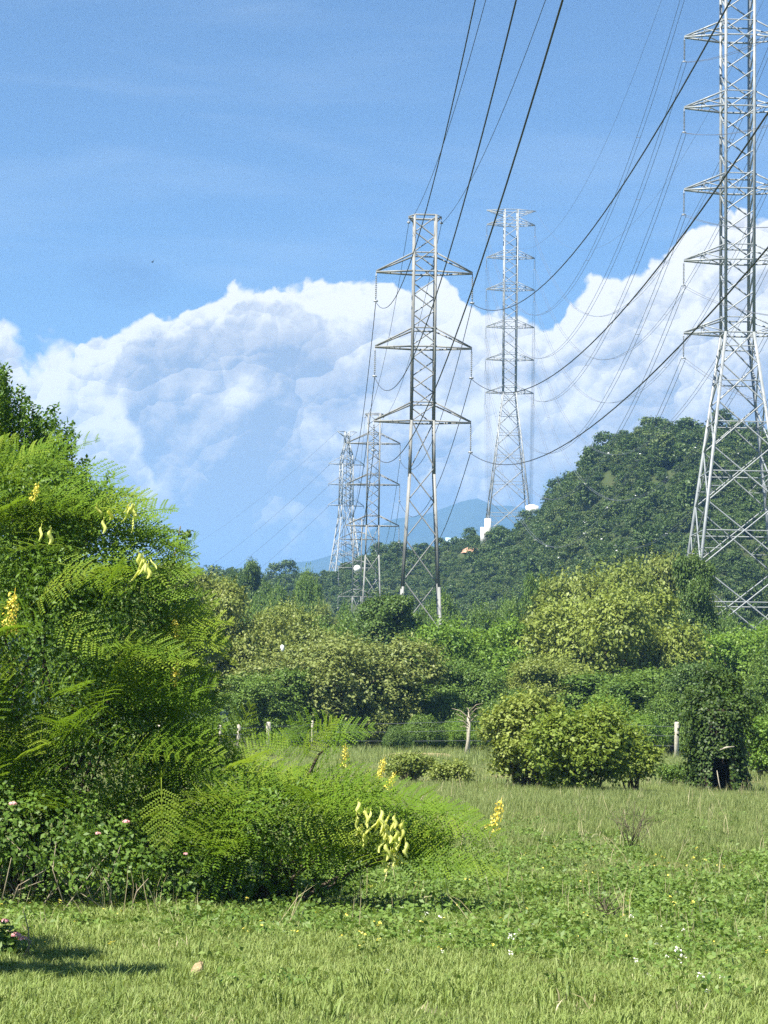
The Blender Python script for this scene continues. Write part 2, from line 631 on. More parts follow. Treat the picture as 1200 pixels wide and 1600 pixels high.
CREST = [(-700, 880), (-300, 880), (0, 890), (250, 905), (340, 915), (430, 918), (520, 905), (580, 893), (610, 872), (640, 873), (700, 862), (745, 850), (800, 835), (830, 826),
         (850, 808), (880, 765), (920, 735), (960, 705), (1000, 688), (1060, 683), (1130, 682), (1200, 700), (1400, 690), (1700, 640), (2300, 700)]
CPX = [c[0] for c in CREST]


def crest_Y(px):
    return np.interp(px, [500, 700, 800, 860, 1000, 1200], [440, 430, 410, 385, 365, 360])


def foot_Y(px):
    return np.interp(px, [500, 640, 760, 900, 1100], [372, 340, 262, 214, 205])


CZ = [1.6 + (hor(px) - py) / FPX * float(crest_Y(px)) for px, py in CREST]


def hill_z(x, y):
    x = np.asarray(x, float); y = np.asarray(y, float)
    px = 600 + FPX * x / np.maximum(y, 1)
    hc = np.interp(px, CPX, CZ)
    y0, yc = foot_Y(px), crest_Y(px)
    t = np.clip((y - y0) / (yc - y0), 0, 1)
    up = t * t * (3 - 2 * t) * 0.55 + t * 0.45
    tb = np.clip((y - yc) / 260, 0, 1)
    down = 1 - 0.75 * tb * tb * (3 - 2 * tb)
    h = hc * np.where(y < yc, up, down)
    h += (1.3 * np.sin(x * 0.13 + 0.4) * np.sin(y * 0.085 + 1) + 0.7 * np.sin(x * 0.31 + y * 0.22)) * np.clip(t * 3, 0, 1) * (1 - np.clip((t - 0.75) * 4, 0, 1) * 0.8)
    return h - 0.4 * (1 - np.clip(t * 12, 0, 1))


def make_hill():
    pxs = np.linspace(-700, 2300, 201)
    Ys = np.concatenate([np.linspace(204, 450, 90), np.linspace(455, 760, 40)])
    PX, Y = np.meshgrid(pxs, Ys)
    X = (PX - 600) / FPX * Y
    Z = hill_z(X, Y)
    n, m = X.shape
    idx = np.arange(n * m).reshape(n, m)
    q = np.stack([idx[:-1, :-1], idx[:-1, 1:], idx[1:, 1:], idx[1:, :-1]], -1).reshape(-1, 4)
    m_ = new_mat('hill_ground')
    p = geo_pos()
    n1 = noise(p, 0.06, 5, 0.6)
    n2 = noise(p, 0.9, 5, 0.6)
    col = mixc(n2, (0.030, 0.050, 0.018), (0.070, 0.085, 0.030))
    col = mixc(n1.step(0.60, 0.75), col, (0.075, 0.075, 0.035))
    finish(m_, principled(col, 0.95, 0.1))
    tag(obj('hill', mesh_np('hill', np.stack([X, Y, Z], -1), q, smooth=True), m_), kind='structure')


make_hill()


def make_mountain():
    D = 4200.0
    DROP = 17
    prof = [(-2600, 860), (-1500, 820), (-700, 870), (0, 900), (250, 900), (420, 880), (520, 850), (600, 800), (680, 780), (740, 764), (790, 770), (860, 785), (960, 800), (1200, 770), (1600, 800), (2300, 760), (3600, 820)]
    pxs = np.linspace(-2600, 3600, 240)
    py = DROP + np.interp(pxs, [p[0] for p in prof], [p[1] for p in prof])
    py += 3.0 * np.sin(pxs * 0.05) + 2.0 * np.sin(pxs * 0.13 + 1) + 1.2 * np.sin(pxs * 0.31)
    rows = []
    for k, (dd, f) in enumerate(((-1500, 0.0), (-1100, 0.22), (-700, 0.5), (-350, 0.76), (0, 1.0), (500, 0.7), (1500, 0.0))):
        Y = D + dd
        X = (pxs - 600) / FPX * Y
        H = (1.6 + (1118 + (np.clip(pxs, -400, 1600) - 600) * math.tan(ROLL) - py) / FPX * D) * f
        if 0 < f < 1:
            H = H * (1 + 0.10 * np.sin(pxs * 0.021 + k) + 0.06 * np.sin(pxs * 0.07 + 2 * k))
        rows.append(np.stack([X, np.full_like(X, Y), H - (3 if f == 0 else 0)], -1))
    Vv = np.stack(rows)
    n, m = Vv.shape[:2]
    idx = np.arange(n * m).reshape(n, m)
    q = np.stack([idx[:-1, :-1], idx[:-1, 1:], idx[1:, 1:], idx[1:, :-1]], -1).reshape(-1, 4)
    m_ = new_mat('mountain_forest')
    nn = noise(geo_pos(), 0.006, 7, 0.6)
    finish(m_, principled(mixc(nn.step(0.3, 0.7), (0.018, 0.032, 0.028), (0.035, 0.05, 0.038)), 0.95, 0.1))
    tag(obj('mountain', mesh_np('mountain', Vv, q, smooth=True), m_), kind='structure')


make_mountain()

# haze: one closed box of even, pale air round everything but the sky
HZ = MB()
HZ.box((0, 2700, 229), (7000, 3300, 231))
hm = bpy.data.materials.new('haze_air')
hm.use_nodes = True
hm.node_tree.nodes.clear()
pv = hm.node_tree.nodes.new('ShaderNodeVolumePrincipled')
pv.inputs['Color'].default_value = (0.30, 0.58, 1.0, 1)
pv.inputs['Density'].default_value = 0.00023
pv.inputs['Anisotropy'].default_value = 0.1
ho = hm.node_tree.nodes.new('ShaderNodeOutputMaterial')
hm.node_tree.links.new(pv.outputs[0], ho.inputs['Volume'])
tag(HZ.build('haze', hm), kind='stuff')


# ------------------------------------------------------------------ scatter (only for what nobody could count)
def scatter(name, P, rot, scale, idx, protos, kind='stuff'):
    me = mesh_np(name, P, attrs={'rot': rot, 'size': scale, 'which': np.asarray(idx, int)})
    o = link(bpy.data.objects.new(name, me))
    g = bpy.data.node_groups.new(name, 'GeometryNodeTree')
    g.interface.new_socket('Geometry', in_out='INPUT', socket_type='NodeSocketGeometry')
    g.interface.new_socket('Geometry', in_out='OUTPUT', socket_type='NodeSocketGeometry')
    nd, ln = g.nodes, g.links
    gi, go = nd.new('NodeGroupInput'), nd.new('NodeGroupOutput')
    iop = nd.new('GeometryNodeInstanceOnPoints')
    jn = nd.new('GeometryNodeJoinGeometry')
    for p in protos:
        oi = nd.new('GeometryNodeObjectInfo')
        oi.inputs['Object'].default_value = p
        oi.inputs['As Instance'].default_value = True
        ln.new(oi.outputs['Geometry'], jn.inputs[0])

    def na(nm, t):
        n = nd.new('GeometryNodeInputNamedAttribute')
        n.data_type = t
        n.inputs['Name'].default_value = nm
        return n.outputs['Attribute']
    ln.new(gi.outputs[0], iop.inputs['Points'])
    ln.new(jn.outputs[0], iop.inputs['Instance'])
    iop.inputs['Pick Instance'].default_value = True
    ln.new(na('which', 'INT'), iop.inputs['Instance Index'])
    ln.new(na('rot', 'FLOAT_VECTOR'), iop.inputs['Rotation'])
    ln.new(na('size', 'FLOAT'), iop.inputs['Scale'])
    ln.new(iop.outputs[0], go.inputs[0])
    mod = o.modifiers.new('scatter', 'NODES')
    mod.node_group = g
    o['kind'] = kind
    return o


def proto(name, me, mat):
    me.materials.append(mat)
    return bpy.data.objects.new(name, me)     # never linked: only a source for scatter()


# ------------------------------------------------------------------ crowns
def sprig_points(rs, lobes, n_sprig, per, sigma, zmin=-0.55, inner=0.75, loose=(0.14, 1.28)):
    """leaf points gathered into sprigs on the shells of a crown's lobes"""
    C = np.array([l[0] for l in lobes], float)
    R = np.array([l[1] for l in lobes], float)
    w = (R[:, 0] * R[:, 2]) ** 1.0
    li = rs.choice(len(lobes), n_sprig, p=w / w.sum())
    d = unit(rs.normal(size=(n_sprig, 3)))
    bad = d[:, 2] < zmin
    d[bad, 2] *= -1
    f = inner + (1.04 - inner) * rs.random(n_sprig) ** 0.6
    stray = rs.random(n_sprig) < loose[0]
    f = np.where(stray, rs.uniform(1.04, loose[1], n_sprig), f)
    c = C[li] + R[li] * d * f[:, None]
    tone = np.clip(rs.normal(0.5, 0.22, n_sprig), 0, 1)
    P = np.repeat(c, per, 0) + rs.normal(size=(n_sprig * per, 3)) * sigma * np.array([1, 1, 0.75])
    N = np.repeat(d, per, 0) * 0.8 + rs.normal(size=(n_sprig * per, 3)) * 0.55 + np.array([0, 0, 0.55])
    tint = np.clip(np.repeat(tone, per) + rs.normal(0, 0.16, n_sprig * per), 0, 1)
    return P, N, tint


def make_lobes(rs, W, D, z0, H, n, r0=0.30, r1=0.46, dome=1.0):
    """lobes filling an uneven crown, W x D wide, from z0 up to H"""
    zc, hz = (z0 + H) / 2, (H - z0) / 2
    L = [((0, 0, zc * .96), (W * .33, D * .33, hz * .74))]
    for i in range(n):
        d = unit(rs.normal(size=3) * np.array([1, 1, .85]) + np.array([0, 0, .12]))
        r = rs.uniform(r0, r1) * min(W / 2, hz * 1.25)
        k = rs.uniform(0.72, 1.16)
        c = np.array([d[0] * (W / 2 - r) * k, d[1] * (D / 2 - r) * k, zc + d[2] * max(hz - r * 0.8, 0.05) * min(k, 1.05) * dome])
        c[2] = max(c[2], z0 + r * 0.3)
        L.append((tuple(c), (r * rs.uniform(.85, 1.25), r * rs.uniform(.85, 1.25), r * rs.uniform(.6, .9))))
    return L


def crown_mesh(name, seed, W, D, z0, H, n_lobes, n_sprig, per, sigma, leaf, r0=0.3, r1=0.46, loose=(0.14, 1.28), shoots=1.0):
    rs = np.random.default_rng(seed)
    L = make_lobes(rs, W, D, z0, H, n_lobes, r0, r1)
    P, N, t = sprig_points(rs, L, n_sprig, per, sigma, loose=loose)
    # leafy shoots that break the outline
    ns, per_s = n_sprig // 14, 16
    li = rs.integers(1, len(L), ns)
    C, R = np.array([l[0] for l in L])[li], np.array([l[1] for l in L])[li]
    d = unit(rs.normal(size=(ns, 3)) * np.array([1, 1, .6]) + np.array([0, 0, .75]))
    g = unit(d + rs.normal(0, .35, (ns, 3)) + np.array([0, 0, .5]))
    ln_s = rs.uniform(.35, .95, ns) * R.mean(1) * shoots
    u = np.tile(np.linspace(0, 1, per_s), ns)
    Ps = np.repeat(C + R * d * .95, per_s, 0) + np.repeat(g * ln_s[:, None], per_s, 0) * u[:, None] + rs.normal(0, sigma * .35, (ns * per_s, 3)) * (1.2 - .7 * u[:, None])
    Ns = rs.normal(0, .6, (ns * per_s, 3)) + np.array([0, 0, .7])
    P, N, t = np.vstack([P, Ps]), np.vstack([N, Ns]), np.append(t, np.clip(rs.normal(.65, .2, ns * per_s), 0, 1))
    ln = leaf * rs.uniform(0.7, 1.3, len(P))
    v, q, tt = leaf_arrays(P, N, ln, ln * 0.62, t)
    return mesh_np(name, v, q, attrs={'tint': tt}), L


def trunk_mesh(name, seed, H, z0, lobes, r=0.14, lean=0.0):
    rs = np.random.default_rng(seed + 900)
    mb = MB()
    top = Vector((lean + rs.uniform(-.2, .2), rs.uniform(-.2, .2), z0 + (H - z0) * 0.55))
    pts = [Vector((0, 0, -0.3)), Vector((lean * .2, 0, z0 * 0.5)), Vector((lean * .6, 0.05, z0 + 0.1 * (H - z0))), top]
    mb.tube(pts, [r * 1.25, r, r * .85, r * .35], 8)
    for c, R in lobes[1:12]:
        a = pts[1].lerp(pts[2], rs.uniform(0.3, 1.0)) if rs.random() < .5 else pts[2].lerp(top, rs.uniform(0, .6))
        c = Vector(c)
        mid = a.lerp(c, 0.5) + Vector((0, 0, 0.12 * (c - a).length))
        mb.tube([a, mid, c], [r * .45, r * .28, r * .08], 5)
    return mb.mesh(name, True)


# ------------------------------------------------------------------ hillside forest (reads as one mass)
def hill_forest():
    protos = []
    for k in range(5):
        rs = np.random.default_rng(50 + k)
        L = make_lobes(rs, 2.0, 2.0, -0.2, [1.5, 1.9, 1.3, 2.3, 1.6][k], 7, .35, .55)
        P, N, t = sprig_points(rs, L, 130, 9, 0.09)
        ln = 0.145 * rs.uniform(.7, 1.3, len(P))
        v, q, tt = leaf_arrays(P, N, ln, ln * .75, t)
        protos.append(proto('hill_crown', mesh_np('hill_crown', v, q, attrs={'tint': tt}), M['hill']))
    n = 36000
    px = rng.uniform(-120, 1330, n)
    Y = np.sqrt(rng.uniform(205 ** 2, 500 ** 2, n))
    yc, y0 = crest_Y(px), foot_Y(px)
    keep = (Y > y0 + 4) & (Y < yc + 30)
    keep &= rng.random(n) < np.where(Y > yc + 6, 0.4, 1.0)
    px, Y = px[keep], Y[keep]
    X = (px - 600) / FPX * Y
    # leave the pylon's clearing open
    gap = (np.abs(X - at(790, 820, 408).x) < 5.0) & (Y > 396) & (Y < 418)
    gap |= (np.abs(px - 742) < 20) & (Y > 392) & (Y < 412)
    X, Y, px = X[~gap], Y[~gap], px[~gap]
    # thin by spacing on a grid
    _, first = np.unique(np.stack([np.floor(X / 1.7), np.floor(Y / 2.0)], 1), axis=0, return_index=True)
    X, Y, px = X[first], Y[first], px[first]
    s = rng.uniform(.65, 1.55, len(X)) * (1 + 0.8 * (rng.random(len(X)) < 0.10))
    s *= np.where((px > 640) & (px < 850) & (Y > 380), 0.75, 1.0)
    Z = hill_z(X, Y)
    P = np.stack([X, Y, Z], -1)
    # some taller trees standing out along the crest
    ex = [(1130, 652, 352, 2.7), (1150, 664, 350, 2.2), (1108, 668, 352, 1.6), (945, 712, 372, 1.3), (1052, 668, 360, 2.0), (1010, 675, 362, 1.8),
          (640, 866, 420, 2.6), (655, 868, 422, 2.3), (625, 872, 425, 2.2), (672, 866, 420, 1.8), (860, 800, 384, 1.6), (850, 815, 386, 1.3), (700, 862, 418, 1.4),
          (1180, 672, 352, 2.1), (560, 905, 425, 1.7), (1080, 678, 356, 2.2)]
    for a, b, y, z in ex:
        p = at(a, b, y)
        P = np.vstack([P, [p.x, p.y, float(hill_z(p.x, p.y)) - .4]])
        s = np.append(s, z)
    n = len(P)
    rot = np.stack([rng.normal(0, .08, n), rng.normal(0, .08, n), rng.uniform(0, 6.28, n)], -1)
    o = scatter('hillside_forest', P, rot, s, rng.integers(0, 5, n), protos)
    tag(o, 'dense dark green scrub forest covering the hill behind the pylons', 'forest')


hill_forest()

# ------------------------------------------------------------------ pylons
LV = []
for z in (0, 1):
    for x, y in ((-.5, -.5), (.5, -.5), (.5, -.34), (-.34, -.34), (-.34, .5), (-.5, .5)):
        LV.append((x, y, z))
LV = np.array(LV, np.float32)
LQ = [(i, (i + 1) % 6, 6 + (i + 1) % 6, 6 + i) for i in range(6)]
LT = [(0, 2, 1), (0, 3, 2), (0, 5, 3), (3, 5, 4), (6, 7, 8), (6, 8, 9), (6, 9, 11), (9, 10, 11)]
ANGLE = {}


def angle_mesh(mat):
    if mat.name not in ANGLE:
        me = mesh_np('steel_angle', LV, LQ, LT)
        me.materials.append(mat)
        ANGLE[mat.name] = me
    return ANGLE[mat.name]


def bar_matrix(a, b, w):
    a, b = Vector(a), Vector(b)
    d = b - a
    z = d.normalized()
    x = z.cross(Vector((0, 1, 0)))
    if x.length < 1e-3:
        x = Vector((1, 0, 0))
    x.normalize()
    y = z.cross(x)
    if y.y < 0:
        x, y = -x, -y
    m = Matrix((x * w, y * w, d)).transposed().to_4x4()
    m.translation = a
    return m


class Bars:
    def __init__(s):
        s.mb = MB()

    def bar(s, a, b, w):
        m = np.array(bar_matrix(a, b, w))
        v = LV @ m[:3, :3].T + m[:3, 3]
        s.mb.add(v, LQ, LT)


def insulator(parent, tip, length, r, mat, sheds):
    mb = MB()
    mb.tube([(tip[0], tip[1], tip[2]), (tip[0], tip[1], tip[2] - length)], r * 0.35, 5)
    for k in range(sheds):
        z = tip[2] - length * (0.10 + 0.80 * (k + .5) / sheds)
        h = length * 0.8 / sheds * 0.33
        mb.tube([(tip[0], tip[1], z + h), (tip[0], tip[1], z), (tip[0], tip[1], z - h * .3)], [r * .45, r, r * .45], 7)
    mb.box((tip[0], tip[1], tip[2] - length), (0.05 + r * 1.1, 0.05, 0.05))
    return mb.build('insulator_string', mat, parent)


class Tower:
    def __init__(s, name, base, rz, label, group, prof, panels, mat, leg_w, brace_w, separate=True):
        s.root = empty(name, base, rz)
        tag(s.root, label, 'pylon', group)
        s.prof, s.mat, s.sep = prof, mat, separate
        s.bars = Bars()
        s.tips = {}
        zs = [p[0] for p in prof]
        # four legs, each one polyline of angle steel
        for sx in (-1, 1):
            for sy in (-1, 1):
                lb = Bars()
                for (z0, h0), (z1, h1) in zip(prof[:-1], prof[1:]):
                    lb.bar((sx * h0, sy * h0, z0), (sx * h1, sy * h1, z1 + 0.02), leg_w)
                if separate:
                    lb.mb.build('leg', mat, s.root)
                else:
                    s.bars.mb.v += lb.mb.v
                    s.bars.mb.q += [q + s.bars.mb.n for q in lb.mb.q]
                    s.bars.mb.t += [t + s.bars.mb.n for t in lb.mb.t]
                    s.bars.mb.a += lb.mb.a
                    s.bars.mb.n += lb.mb.n
        for i, (za, zb, style) in enumerate(panels):
            s.panel(za, zb, style, brace_w, i)

    def hw(s, z):
        return float(np.interp(z, [p[0] for p in s.prof], [p[1] for p in s.prof]))

    def bar(s, a, b, w, name='brace'):
        if s.sep:
            o = bpy.data.objects.new(name, angle_mesh(s.mat))
            o.parent = s.root
            o.matrix_local = bar_matrix(a, b, w)
            COL.objects.link(o)
        else:
            s.bars.bar(a, b, w)

    def corners(s, z, inset=0.0):
        h = s.hw(z) - inset
        return [(-h, -h, z), (h, -h, z), (h, h, z), (-h, h, z)]

    def panel(s, za, zb, style, w, i):
        A, B = s.corners(za, .01), s.corners(zb, .01)
        for f in range(4):
            g = (f + 1) % 4
            a0, a1, b0, b1 = A[f], A[g], B[f], B[g]
            if style == 'Z':
                if (i + f) % 2: s.bar(a0, b1, w)
                else: s.bar(a1, b0, w)
            elif style == 'S':                     # single diagonals all one way, as seen on the near faces
                if f % 2: s.bar(a1, b0, w)
                else: s.bar(a0, b1, w)
            elif style in ('X', 'XH', 'XK'):
                s.bar(a0, b1, w)
                s.bar(a1, b0, w * .97)
                zm = None
                if style in ('XH', 'XK'):
                    h0, h1 = s.hw(za), s.hw(zb)
                    t = h0 / (h0 + h1)
                    zm = za + (zb - za) * t
                    Cm = s.corners(zm, .012)
                    s.bar(Cm[f], Cm[g], w * .9, 'horizontal_strut')
                    if style == 'XK':
                        zq = za + (zb - za) * t * 0.5
                        Q = s.corners(zq, .012)
                        m0 = Vector(a0).lerp(Vector(b1), t * 0.5)
                        m1 = Vector(a1).lerp(Vector(b0), t * 0.5)
                        s.bar(Q[f], m0, w * .6)
                        s.bar(Q[g], m1, w * .6)
                        s.bar(Cm[f], m0, w * .6)
                        s.bar(Cm[g], m1, w * .6)
            if style == 'H':
                s.bar(b0, b1, w, 'horizontal_strut')

    def ring(s, z, w):
        C = s.corners(z, .008)
        for f in range(4):
            s.bar(C[f], C[(f + 1) % 4], w, 'horizontal_strut')

    def arm(s, side, z, span, depth, w, ins=None, key=None, strut=True, flip=False):
        b = Bars()
        h0, h1 = s.hw(z), s.hw(z + depth)
        tip = Vector((side * span, 0, z if not flip else z + depth))
        zt = z + depth
        for sy in (-1, 1):
            a = Vector((side * h0, sy * h0, z)); c = Vector((side * h1, sy * h1, zt))
            t2 = tip + Vector((0, sy * 0.05, 0))
            b.bar(a, t2, w)
            b.bar(c, t2 + Vector((0, 0, 0.06 if not flip else 0)), w * .9)
            if strut:
                k = 0.52
                pa, pc = a.lerp(t2, k), c.lerp(t2, k)
                b.bar(pa, pc, w * .6)
                b.bar(a, pc, w * .55) if not flip else b.bar(c, pa, w * .55)
        for k in (0.0, 0.33, 0.62):
            p = Vector((side * (h0 + (span - h0) * k), 0, 0))
            q = h0 * (1 - k)
            zz = z if not flip else z + depth * k
            b.bar((p.x, -q, zz), (p.x, q, zz), w * .5)
        o = b.mb.build('cross_arm', s.mat, s.root)
        if ins:
            length, r, mat, sheds = ins
            insulator(o, tip, length, r, mat, sheds)
            s.tips[key] = s.root.matrix_world @ Vector((tip.x, tip.y, tip.z - length - 0.03)) if False else (tip.x, tip.y, tip.z - length - 0.05)
        else:
            s.tips[key] = (tip.x, tip.y, tip.z - 0.05)
        return o

    def done(s):
        if not s.sep and s.bars.mb.n:
            o = s.bars.mb.build('lattice', s.mat, s.root)
            o['kind'] = 'stuff'

    def world(s, key):
        x, y, z = s.tips[key]
        c, n = math.cos(s.root.rotation_euler.z), math.sin(s.root.rotation_euler.z)
        return Vector((s.root.location.x + x * c - y * n, s.root.location.y + x * n + y * c, s.root.location.z + z))


RZ = math.atan(0.029)      # both lines run away a little to the left


def narrow_tower(px_mid, py_mid, Y, arms_py, top_py, label, sep, base_z=0.0):
    """slender pylon with three pairs of arms (double circuit)"""
    k = Y / FPX
    c = at(px_mid, py_mid, Y)
    h = hor(px_mid)
    za = [1.6 + (h - p) * k - base_z for p in arms_py]     # top, middle, bottom arm
    zt = 1.6 + (h - top_py) * k - base_z
    zb = za[2]
    prof = [(-0.4, 1.50), (zb * 0.48, 1.06), (zb - 3.2, 0.72), (zb, 0.665), (zt, 0.64)]
    panels = []
    zs = [0.0]
    steps = [3.4, 3.2, 2.9, 2.6, 2.2, 1.9, 1.7, 1.5]
    i = 0
    while zs[-1] < zb - 1.6:
        zs.append(zs[-1] + steps[min(i, 7)] * zb / 19.0)
        i += 1
    zs[-1] = zb
    for a, b in zip(zs[:-1], zs[1:]):
        panels.append((a, b, 'Z'))
    n = int(round((zt - zb) / 0.98))
    e = np.linspace(zb, zt - 0.1, n + 1)
    for a, b in zip(e[:-1], e[1:]):
        panels.append((float(a), float(b), 'Z'))
    t = Tower('transmission_pylon', (c.x, c.y, base_z), RZ, label, 'slender three-arm pylons of the left line', prof, panels, M['steel_dull'],
              0.14, 0.068, sep)
    for j, z in enumerate(za):
        t.ring(z, 0.10)
        t.ring(z + 1.12, 0.08)
        for sd in (-1, 1):
            t.arm(sd, z, 2.88, 1.12, 0.10, (1.75, 0.075, M['glass'], 12), (j, sd), strut=False)
    t.ring(zt, 0.10)
    for sd in (-1, 1):
        t.arm(sd, zt - 0.25, 0.98, 0.25, 0.07, (0.35, 0.04, M['glass'], 2), ('e', sd), strut=False, flip=True)
    t.done()
    return t


TA = narrow_tower(660, 660, 134, (420, 540, 658), 330, 'slender grey three-arm pylon rising behind the brownish tree, tallest of its line', True)
TC = narrow_tower(583, 760, 245, (692, 757, 822), 645, 'slender three-arm pylon seen between the tallest slender pylon and the stout lattice tower', False)
TE = narrow_tower(558, 880, 354, (843, 888, 933), 812, 'small pale slender pylon with lower arms in front of forested slope', False)


def quad_tower(c, base_z, za, zt, label, sep, s=1.0, bw0=2.3, group='tall six-arm pylons of the hill line', foot=5.4, lower=None):
    zb = za[-1]
    prof = [(-0.5, foot), (zb, bw0 / 2), (zt, bw0 / 2 * 1.04)]
    panels = []
    # big crossed panels below the arms, growing downward
    zs = lower or [0.0]
    if lower is None:
        tot = zb
        hs = []
        a = 2.0
        while sum(hs) + a < tot - 3:
            hs.append(a)
            a *= 1.19
        k = tot / sum(hs)
        z = zb
        lv = [zb]
        for q in hs:
            z -= q * k
            lv.append(z)
        lv[-1] = 0.0
        for j, (b, a) in enumerate(zip(lv[:-1], lv[1:])):
            panels.append((a, b, 'XK' if (b - a) > 4.0 else 'XH'))
    n = int(round((zt - zb) / 1.66))
    e = np.linspace(zb, zt, n + 1)
    for a, b in zip(e[:-1], e[1:]):
        panels.append((float(a), float(b), 'S'))
    t = Tower('transmission_pylon', (c.x, c.y, base_z), RZ, label, group, prof, panels, M['steel'], 0.22, 0.105, sep)
    for j, z in enumerate(za):
        t.ring(z, 0.13)
        t.ring(z + 1.25, 0.10)
        for sd in (-1, 1):
            t.arm(sd, z, 4.42, 1.25, 0.14, (2.05, 0.10, M['glass'], 14), (j, sd))
    for sd in (-1, 1):
        t.arm(sd, zt - 1.0, 4.5, 1.0, 0.13, None, ('e', sd), flip=True)
    t.ring(zt, 0.13)
    t.done()
    return t


cF = at(1152, 520, 184)
kF = 184 / FPX
hF = hor(1152)
zF = [1.6 + (hF - p) * kF for p in (-75, 40, 155, 288, 402, 518)]
TF = quad_tower(cF, 0.0, zF, zF[0] + 2.9, 'tall white-grey lattice pylon at the foot of the hill, widest legs', True)
cB = at(796, 600, 410)
kB = 410 / FPX
hB = hor(796)
bzB = float(hill_z(cB.x, cB.y)) + 0.2
zB = [1.6 + (hB - p) * kB - bzB for p in (343, 396, 447, 507, 559, 612)]
TB = quad_tower(cB, bzB, zB, zB[0] + 2.7, 'tall lattice pylon standing on the hill saddle with white footings', True, foot=4.1)
# its concrete footings stand well clear of the scrub
for sx, sy, hh, ww in ((-1, -1, 2.3, 0.55), (1, -1, 1.3, 0.9), (-1, 1, 1.4, 0.7), (1, 1, 1.4, 0.7)):
    mb = MB()
    mb.box((sx * 4.0, sy * 4.0, hh / 2 - 0.9), (ww, ww, hh / 2 + 0.9))
    mb.build('footing', M['concrete'], TB.root)
mb = MB()
mb.box((3.9, -4.35, 4.05), (1.12, 0.45, 0.68))
mb.box((3.9, -4.35, 4.83), (0.6, 0.3, 0.12))
mb.build('equipment_box', M['white'], TB.root)


def angle_tower():
    Y = 560.0
    k = Y / FPX
    c = at(541, 760, Y)
    h = hor(541)
    bz = float(hill_z(c.x, c.y))
    za = [1.6 + (h - p) * k - bz for p in (725, 757, 790)]
    zt = 1.6 + (h - 673) * k - bz
    zb = za[2]
    prof = [(-0.5, 5.4), (zb - 3.0, 1.55), (zb, 1.42), (za[0], 1.35), (za[0] + 2.2, 1.2), (zt - 3, 0.55), (zt, 0.5)]
    panels = []
    zs = [0, 7, 12.5, 17, 20.5, 23.5, 26]
    zs = [z for z in zs if z < zb - 2] + [zb]
    for a, b in zip(zs[:-1], zs[1:]):
        panels.append((a, b, 'XH'))
    e = np.linspace(zb, zt, 11)
    for a, b in zip(e[:-1], e[1:]):
        panels.append((float(a), float(b), 'X'))
    t = Tower('transmission_pylon', (c.x, c.y, bz), RZ + 0.25, 'stout far lattice tower on the ridge with wires leading off sideways', None, prof, panels, M['steel'], 0.26, 0.13, False)
    for j, z in enumerate(za):
        t.ring(z, 0.13)
        for sd in (-1, 1):
            t.arm(sd, z, 4.6, 2.0, 0.13, (0.4, 0.12, M['glass'], 2), (j, sd), strut=False)
    for sd in (-1, 1):
        t.arm(sd, zt - 1.4, 2.5, 1.4, 0.13, None, ('e', sd), strut=False, flip=True)
    t.done()
    return t


TD = angle_tower()
mb = MB()
mb.tube([(0, -1.25, 24.3), (0, -1.32, 24.3)], 0.55, 18)
dsc = mb.build('warning_disc', M['white'], TE.root)


# ------------------------------------------------------------------ wires
def cable(name, a, b, curv, r, mat, label, group, twin=0.0, segs=48, extra=0.0):
    """parabola between two hanging points; curv is half the second derivative"""
    mb = MB()
    L = math.hypot(b.x - a.x, b.y - a.y)
    side = Vector((b.y - a.y, -(b.x - a.x), 0)).normalized()
    offs = (-twin / 2, twin / 2) if twin else (0,)

    def pt(t, o):
        p = a.lerp(b, t)
        p.z -= curv * (t * L) * ((1 - t) * L)
        return p + side * o
    for o in offs:
        mb.tube([pt(i / segs, o) for i in range(segs + 1)], r, 5, cap=False)
    if twin:
        for t in (0.12, 0.3, 0.5, 0.7, 0.88):
            mb.tube([pt(t, offs[0]), pt(t, offs[1])], r * 1.1, 4)
    o = mb.build(name, mat, None, True)
    return tag(o, label, 'power line', group)


SIDE = {-1: 'bush-side', 1: 'hill-side'}
LVL = ['top', 'middle', 'bottom']
DIRA = Vector((0.0309, -1, 0)).normalized()
for (j, sd) in [(j, sd) for j in range(3) for sd in (-1, 1)]:
    a = TA.world((j, sd))
    b = a + DIRA * 148
    cable('conductor', a, b, (0.00155, 0.00143, 0.00112)[j], 0.0175 if sd < 0 else 0.021, M['cable'],
          f'thick dark overhead wire sagging from {LVL[j]} {SIDE[sd]} arm of the tallest slender pylon', 'near wires of the slender line')
    mid = TC.world((j, sd))
    cable('conductor', a, mid, 0.0014, 0.024, M['cable'], f'thin wire from {LVL[j]} {SIDE[sd]} arm of tallest slender pylon back to the next slender pylon', 'far wires of the slender line')
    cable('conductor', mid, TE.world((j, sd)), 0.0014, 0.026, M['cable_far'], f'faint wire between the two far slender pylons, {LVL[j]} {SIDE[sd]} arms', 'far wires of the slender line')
for sd in (-1, 1):
    a = TA.world(('e', sd))
    cable('earth_wire', a, a + DIRA * 148, 0.00110, 0.013, M['cable'], f'thin earth wire from {SIDE[sd]} peak of the tallest slender pylon', 'near wires of the slender line')
    cable('earth_wire', a, TC.world(('e', sd)), 0.0008, 0.016, M['cable'], f'fine earth wire from {SIDE[sd]} peak of tallest slender pylon back to next pylon', 'far wires of the slender line')
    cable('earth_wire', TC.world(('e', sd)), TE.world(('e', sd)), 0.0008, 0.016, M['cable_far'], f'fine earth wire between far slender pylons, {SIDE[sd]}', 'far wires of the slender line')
ORD = ['topmost', 'second', 'third', 'fourth', 'fifth', 'lowest']
DIRF = Vector((0.027, -1, 0)).normalized()
far_c = at(800, 905, 640)
